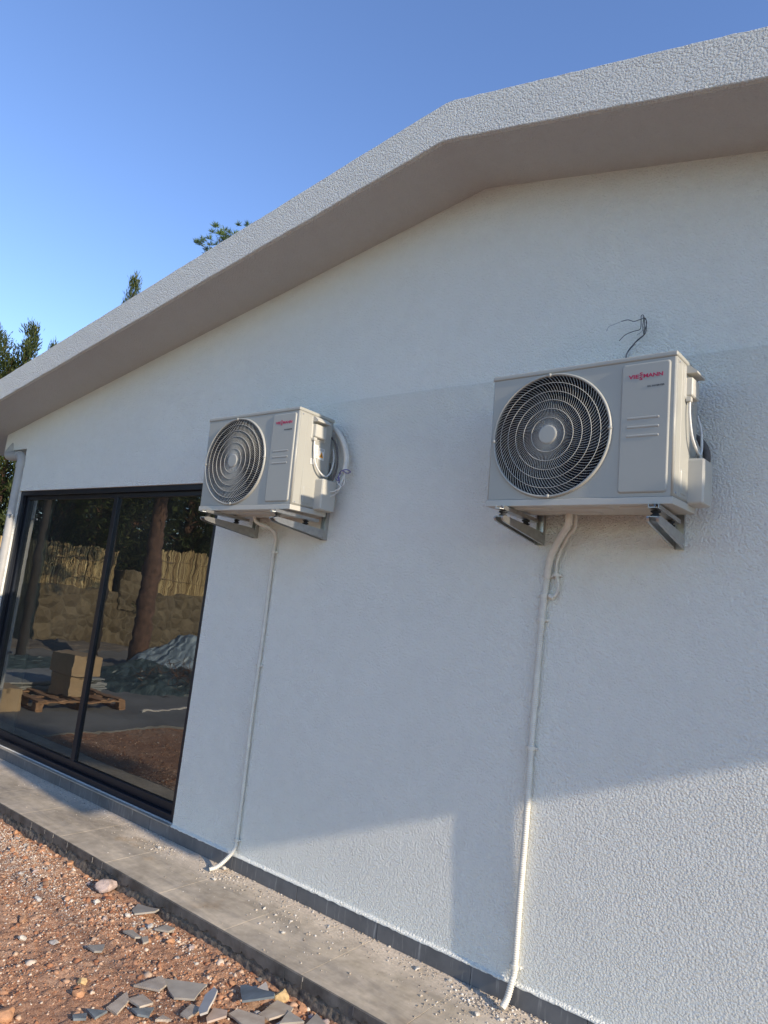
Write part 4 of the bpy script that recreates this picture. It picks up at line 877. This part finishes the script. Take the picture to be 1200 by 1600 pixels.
def scatter(n, x0, x1, y0, y1, smin, smax, pw, seed, dens=None):
    rs = np.random.RandomState(seed); X = rs.uniform(x0, x1, n * 3); Y = rs.uniform(y0, y1, n * 3)
    if dens is not None:
        k = np.array([rs.rand() < dens(a, b) for a, b in zip(X, Y)]); X = X[k]; Y = Y[k]
    X = X[:n]; Y = Y[:n]; S = smin + (smax - smin) * rs.rand(len(X)) ** pw; Z = np.array([hgt(a, b) for a, b in zip(X, Y)]) - S * .05; return X, Y, Z, S
cl = lambda a, b: max(.12, min(1, .5 + 1.1 * noise.noise(Vector((a * 2.3, b * 2.3, 1))) + .7 * noise.noise(Vector((a * 7, b * 7, 1)))))
tag(stones('gravel', *scatter(42000, -6.4, -1.5, -2.3, -.63, .0018, .0075, 3.2, 1, cl), M['gravel'], 1), kind='stuff')
tag(stones('gravel', *scatter(3000, -6.2, -1.5, -2.2, -.64, .006, .019, 3.6, 2, lambda a, b: cl(a, b) * (1.0 if b > -1.0 else .45)), M['gravel'], 2), kind='stuff')
pale = lambda a, b: math.exp(-((a + 5.0) / .95) ** 2 - ((b + .86 + .12 * (a + 5.0)) / .20) ** 2) + .9 * math.exp(-((a + 3.42) / .28) ** 2 - ((b + .73) / .07) ** 2)
tag(stones('pale_gravel', *scatter(24000, -6.4, -2.0, -1.5, -.64, .0018, .0080, 2.8, 3, pale), M['pale_gravel'], 3), kind='stuff')
tag(stones('gravel', *scatter(7000, -8.5, -5.6, -4.0, -.64, .004, .014, 3, 4, cl), M['gravel'], 4), kind='stuff')
cz = lambda a, b: math.exp(-((b + .68) / .09) ** 2) * (.35 + .65 * (noise.noise(Vector((a * 3, 0, 2))) > 0)) + .12
tag(stones('earth_clods', *scatter(900, -6.2, -1.5, -2.2, -.62, .010, .026, 2.2, 6, cz), M['gravel'], 6), kind='stuff')
# crumbs of render on the walkway, thicker along the wall
rs = np.random.RandomState(8); n = 3200; X = rs.uniform(-6.2, -.9, n); Y = -np.minimum(.58, np.abs(rs.gamma(1.3, .085, n)) + .018); S = .0010 + .0042 * rs.rand(n) ** 3.6
for cx, cy, m, sp in ((-3.62, -.10, 260, .10), (-4.22, -.17, 120, .10), (-1.68, -.10, 420, .12), (-1.45, -.09, 250, .15), (-2.6, -.05, 160, .3), (-3.2, -.05, 120, .2), (-2.1, -.09, 60, .08), (-2.95, -.25, 60, .12), (-2.5, -.42, 60, .2), (-1.8, -.3, 90, .15)):
    X = np.append(X, rs.normal(cx, sp, m)); Y = np.append(Y, np.clip(rs.normal(cy, sp * .5, m), -.58, -.018)); S = np.append(S, .0015 + .0065 * rs.rand(m) ** 2.4)
tag(stones('render_crumbs', X, Y, S * .35, S, M['crumbs'], 9), kind='stuff')
def blob(name, x, y, z, s, mat_, seed, label, cat, group=None, flat=.65):
    b = bmesh.new(); bmesh.ops.create_icosphere(b, subdivisions=3, radius=1.0); rr = random.Random(seed); pl = [Vector((rr.uniform(-1, 1), rr.uniform(-1, 1), rr.uniform(-1, 1))).normalized() for _ in range(16)]; ds = [rr.uniform(.48, .85) for _ in pl]
    sx, sy = rr.uniform(.85, 1.25), rr.uniform(.7, 1.0); rz = Matrix.Rotation(rr.uniform(0, 6.28), 3, 'Z')
    for v in b.verts:
        p = v.co.copy()
        for q, d in zip(pl, ds):
            e = p.dot(q) - d
            if e > 0: p -= q * e * .92
        p *= 1 + .10 * noise.noise(p * 3 + Vector((seed, 0, 0))); v.co = rz @ Vector((p.x * sx, p.y * sy, p.z * flat)) * s
    me = bpy.data.meshes.new(name); b.to_mesh(me); b.free(); me.materials.append(mat_); o = bpy.data.objects.new(name, me); col.objects.link(o); o.location = (x, y, z); return tag(o, label, cat, group)
RK = [('pinkish', -4.069, -0.683, 0.085, 'largest pinkish stone leaning against the walkway edge'), ('orange', -5.302, -0.671, 0.030, 'small orange stone near the left end of the walkway edge'), ('brown', -3.956, -1.243, 0.030, 'brown angular stone casting a dark shadow on the red earth, at the left'),
      ('white', -4.127, -1.076, 0.026, 'white rounded stone on red earth left of the large pinkish stone'), ('white', -3.751, -1.344, 0.028, 'white flat stone lying alone near the left frame edge'), ('grey', -3.614, -1.246, 0.028, 'grey striped stone on the red earth left of the flat tile shards'),
      ('orange', -4.56, -0.650, 0.028, 'orange stone lodged under the walkway edge among pale gravel'), ('orange', -3.11, -1.718, 0.060, 'big orange clod cut by the bottom left frame corner'), ('ochre', -2.475, -0.679, 0.045, 'ochre yellow rock between the ribbed shards and the walkway'),
      ('orange', -2.351, -0.655, 0.030, 'rusty orange stone right of the ochre rock'), ('orange', -2.29, -0.650, 0.022, 'small orange stone second right of the ochre rock'), ('pinkish', -2.202, -0.660, 0.028, 'pinkish stone beside the lowest stretch of walkway edge'),
      ('white', -3.641, -0.787, 0.023, 'white crumbly stone below the tile shard leaning near the kerb'), ('white', -3.456, -0.768, 0.026, 'largest white crumbly stone amid orange stones near the kerb'), ('orange', -3.523, -0.724, 0.026, 'orange stone touching the grey shard near the kerb'),
      ('orange', -3.251, -0.771, 0.024, 'orange stone right of the white stones near the kerb'), ('orange', -3.34, -0.800, 0.02, 'small orange stone below the small grey shards'), ('ochre', -3.162, -1.335, 0.026, 'pale ochre stone half sunk in smooth red earth'),
      ('orange', -3.075, -1.399, 0.034, 'flat orange brown stone left of the ribbed shards'), ('brown', -4.315, -0.937, 0.02, 'small dark brown stone lying in pale gravel')]
for i, (k, x, y, s, lab) in enumerate(RK):
    blob('stone', x, y, hgt(x, y) + s * (.35 if s < .07 else .25), s * 1.1, M['rock_' + k], i + 1, lab, 'stone', 'larger stones on the red earth', .65 if s < .07 else .5)
rr = random.Random(77)
for i in range(70):
    x = rr.uniform(-5.6, -2.0); y = -.66 - abs(rr.gauss(0, .35)); s = rr.uniform(.012, .022)
    if y < -1.7: continue
    blob('stone', x, y, hgt(x, y) + s * .3, s, M['rock_' + rr.choice(['orange', 'orange', 'brown', 'white', 'pinkish', 'grey'])], 100 + i, 'fist sized or smaller stone strewn over the red earth', 'stone', 'small stones strewn over the red earth')
DB = [(-2.797, -0.365, 0.014), (-3.09, -0.238, 0.014), (-2.985, -0.25, 0.011), (-4.253, -0.166, 0.018), (-3.69, -0.050, 0.026), (-3.595, -0.207, 0.018), (-2.96, -0.394, 0.010), (-2.692, -0.107, 0.014), (-2.873, -0.23, 0.010), (-2.077, -0.096, 0.020), (-1.647, -0.224, 0.017), (-1.55, -.17, .015), (-3.75, -.09, .013), (-1.9, -.06, .015)]
for i, (x, y, s) in enumerate(DB): blob('render_lump', x, y, s * .35, s, M['rock_white'], 300 + i, 'whitish lump of broken render lying on the grey walkway', 'rubble', 'render lumps on the walkway', .6)
SH = [('grey', [(-2.964, -1.032), (-2.755, -0.914), (-2.698, -1.034), (-2.777, -1.091)], 'large flat grey tile shard, upper one of the cluster'), ('ribbed', [(-2.977, -1.178), (-2.957, -1.036), (-2.875, -1.065), (-2.858, -1.117)], 'brown ribbed shard just left of the large flat grey shard'),
  ('ribbed', [(-2.901, -1.367), (-2.944, -1.233), (-2.879, -1.263), (-2.819, -1.364)], 'leftmost ribbed brown shard, a tilted oblong'), ('ribbed', [(-2.883, -1.269), (-2.875, -1.198), (-2.775, -1.208), (-2.787, -1.272)], 'small square ribbed shard between the oblong one and the slate blue ones'),
  ('slate', [(-2.811, -1.3), (-2.755, -1.216), (-2.706, -1.277), (-2.752, -1.306)], 'slate blue shard touching the square ribbed shard'), ('slate', [(-2.936, -1.445), (-2.856, -1.389), (-2.845, -1.456)], 'triangular slate blue shard at the bottom frame edge'), ('slate', [(-2.931, -1.512), (-2.902, -1.459), (-2.866, -1.484), (-2.9, -1.524)], 'leftmost slate blue shard cut by the bottom frame edge'),
  ('ribbed', [(-2.648, -1.149), (-2.68, -1.066), (-2.616, -1.054), (-2.596, -1.146)], 'ribbed shard lying left of the upright pale shard'), ('pale', [(-2.598, -1.092), (-2.671, -0.993), (-2.677, -0.931), (-2.632, -0.948), (-2.531, -1.096), (-2.557, -1.118)], 'long whitish shard propped across the others'),
  ('pink', [(-2.554, -1.078), (-2.591, -1.007), (-2.53, -0.975), (-2.501, -1.005), (-2.526, -1.095)], 'pinkish shard right of the long whitish one'), ('slate', [(-2.662, -0.783), (-2.638, -0.77), (-2.407, -0.794), (-2.386, -0.821), (-2.527, -0.893)], 'large slate blue shard standing tilted among the ribbed shards'),
  ('ribbed', [(-2.527, -0.971), (-2.521, -0.918), (-2.381, -0.879), (-2.339, -0.918), (-2.396, -0.982)], 'long ribbed shard below the large slate blue one'), ('ribbed', [(-2.425, -0.879), (-2.455, -0.727), (-2.354, -0.719), (-2.334, -0.761), (-2.362, -0.87)], 'rightmost ribbed shard beside the large slate blue one'),
  ('grey', [(-2.307, -0.856), (-2.343, -0.758), (-2.233, -0.771)], 'grey triangular shard at the bottom frame edge under the ribbed ones'), ('grey', [(-2.233, -0.771), (-2.263, -0.653), (-2.165, -0.693)], 'grey triangular shard nearest the walkway at the bottom edge'), ('pale', [(-2.569, -0.776), (-2.598, -0.671), (-2.531, -0.716), (-2.508, -0.775)], 'short cream shard between the slate blue shard and the ochre rock'),
  ('grey', [(-3.698, -0.723), (-3.76, -0.644), (-3.639, -0.646), (-3.562, -0.632), (-3.55, -0.669), (-3.626, -0.755)], 'curved grey shard leaning close to the walkway edge'), ('grey', [(-3.48, -0.922), (-3.459, -0.875), (-3.351, -0.896), (-3.369, -0.92)], 'thin grey shard near the white and orange stones'), ('grey', [(-3.349, -0.894), (-3.348, -0.854), (-3.289, -0.887), (-3.284, -0.926)], 'smallest grey shard beside the thin grey one'),
  ('grey', [(-3.451, -1.152), (-3.404, -1.076), (-3.346, -1.128), (-3.369, -1.156)], 'grey shard lying alone in the middle of the red earth'), ('grey', [(-3.406, -0.767), (-3.41, -0.687), (-3.338, -0.68), (-3.329, -0.73)], 'grey shard half covered by orange stones near the kerb'), ('ribbed', [(-2.674, -1.265), (-2.686, -1.218), (-2.629, -1.213)], 'smallest ribbed shard cut by the bottom frame edge')]
MS = {'grey': 'sh_grey', 'ribbed': 'ribbed', 'slate': 'sh_slate', 'pale': 'sh_pale', 'pink': 'sh_pink'}
rr = random.Random(3)
for i, (k, P, lab) in enumerate(SH):
    cx = sum(p[0] for p in P) / len(P); cy = sum(p[1] for p in P) / len(P); mb = MB(); Q = []
    for j in range(len(P)):
        a, b = P[j], P[(j + 1) % len(P)]; L = math.hypot(b[0] - a[0], b[1] - a[1]); m = max(1, int(L / .035))
        for t in range(m): q = rr.uniform(-.0022, .0022) if t else 0; Q.append((a[0] + (b[0] - a[0]) * t / m - cx + q, a[1] + (b[1] - a[1]) * t / m - cy + q))
    mb.prism(Q, 2, 0, .0095); o = mb.build('tile_shard', M[MS[k]]); tl = {8: .32, 10: .30, 16: .22}.get(i, 0.07)
    o.location = (cx, cy, hgt(cx, cy) + .010 + tl * .07 + (.012 if i in (8, 10) else 0)); o.rotation_euler = (rr.uniform(-1, 1) * tl, -abs(rr.uniform(.2, 1)) * tl, 0); tag(o, lab, 'tile shard', 'broken tile shards on the red earth')
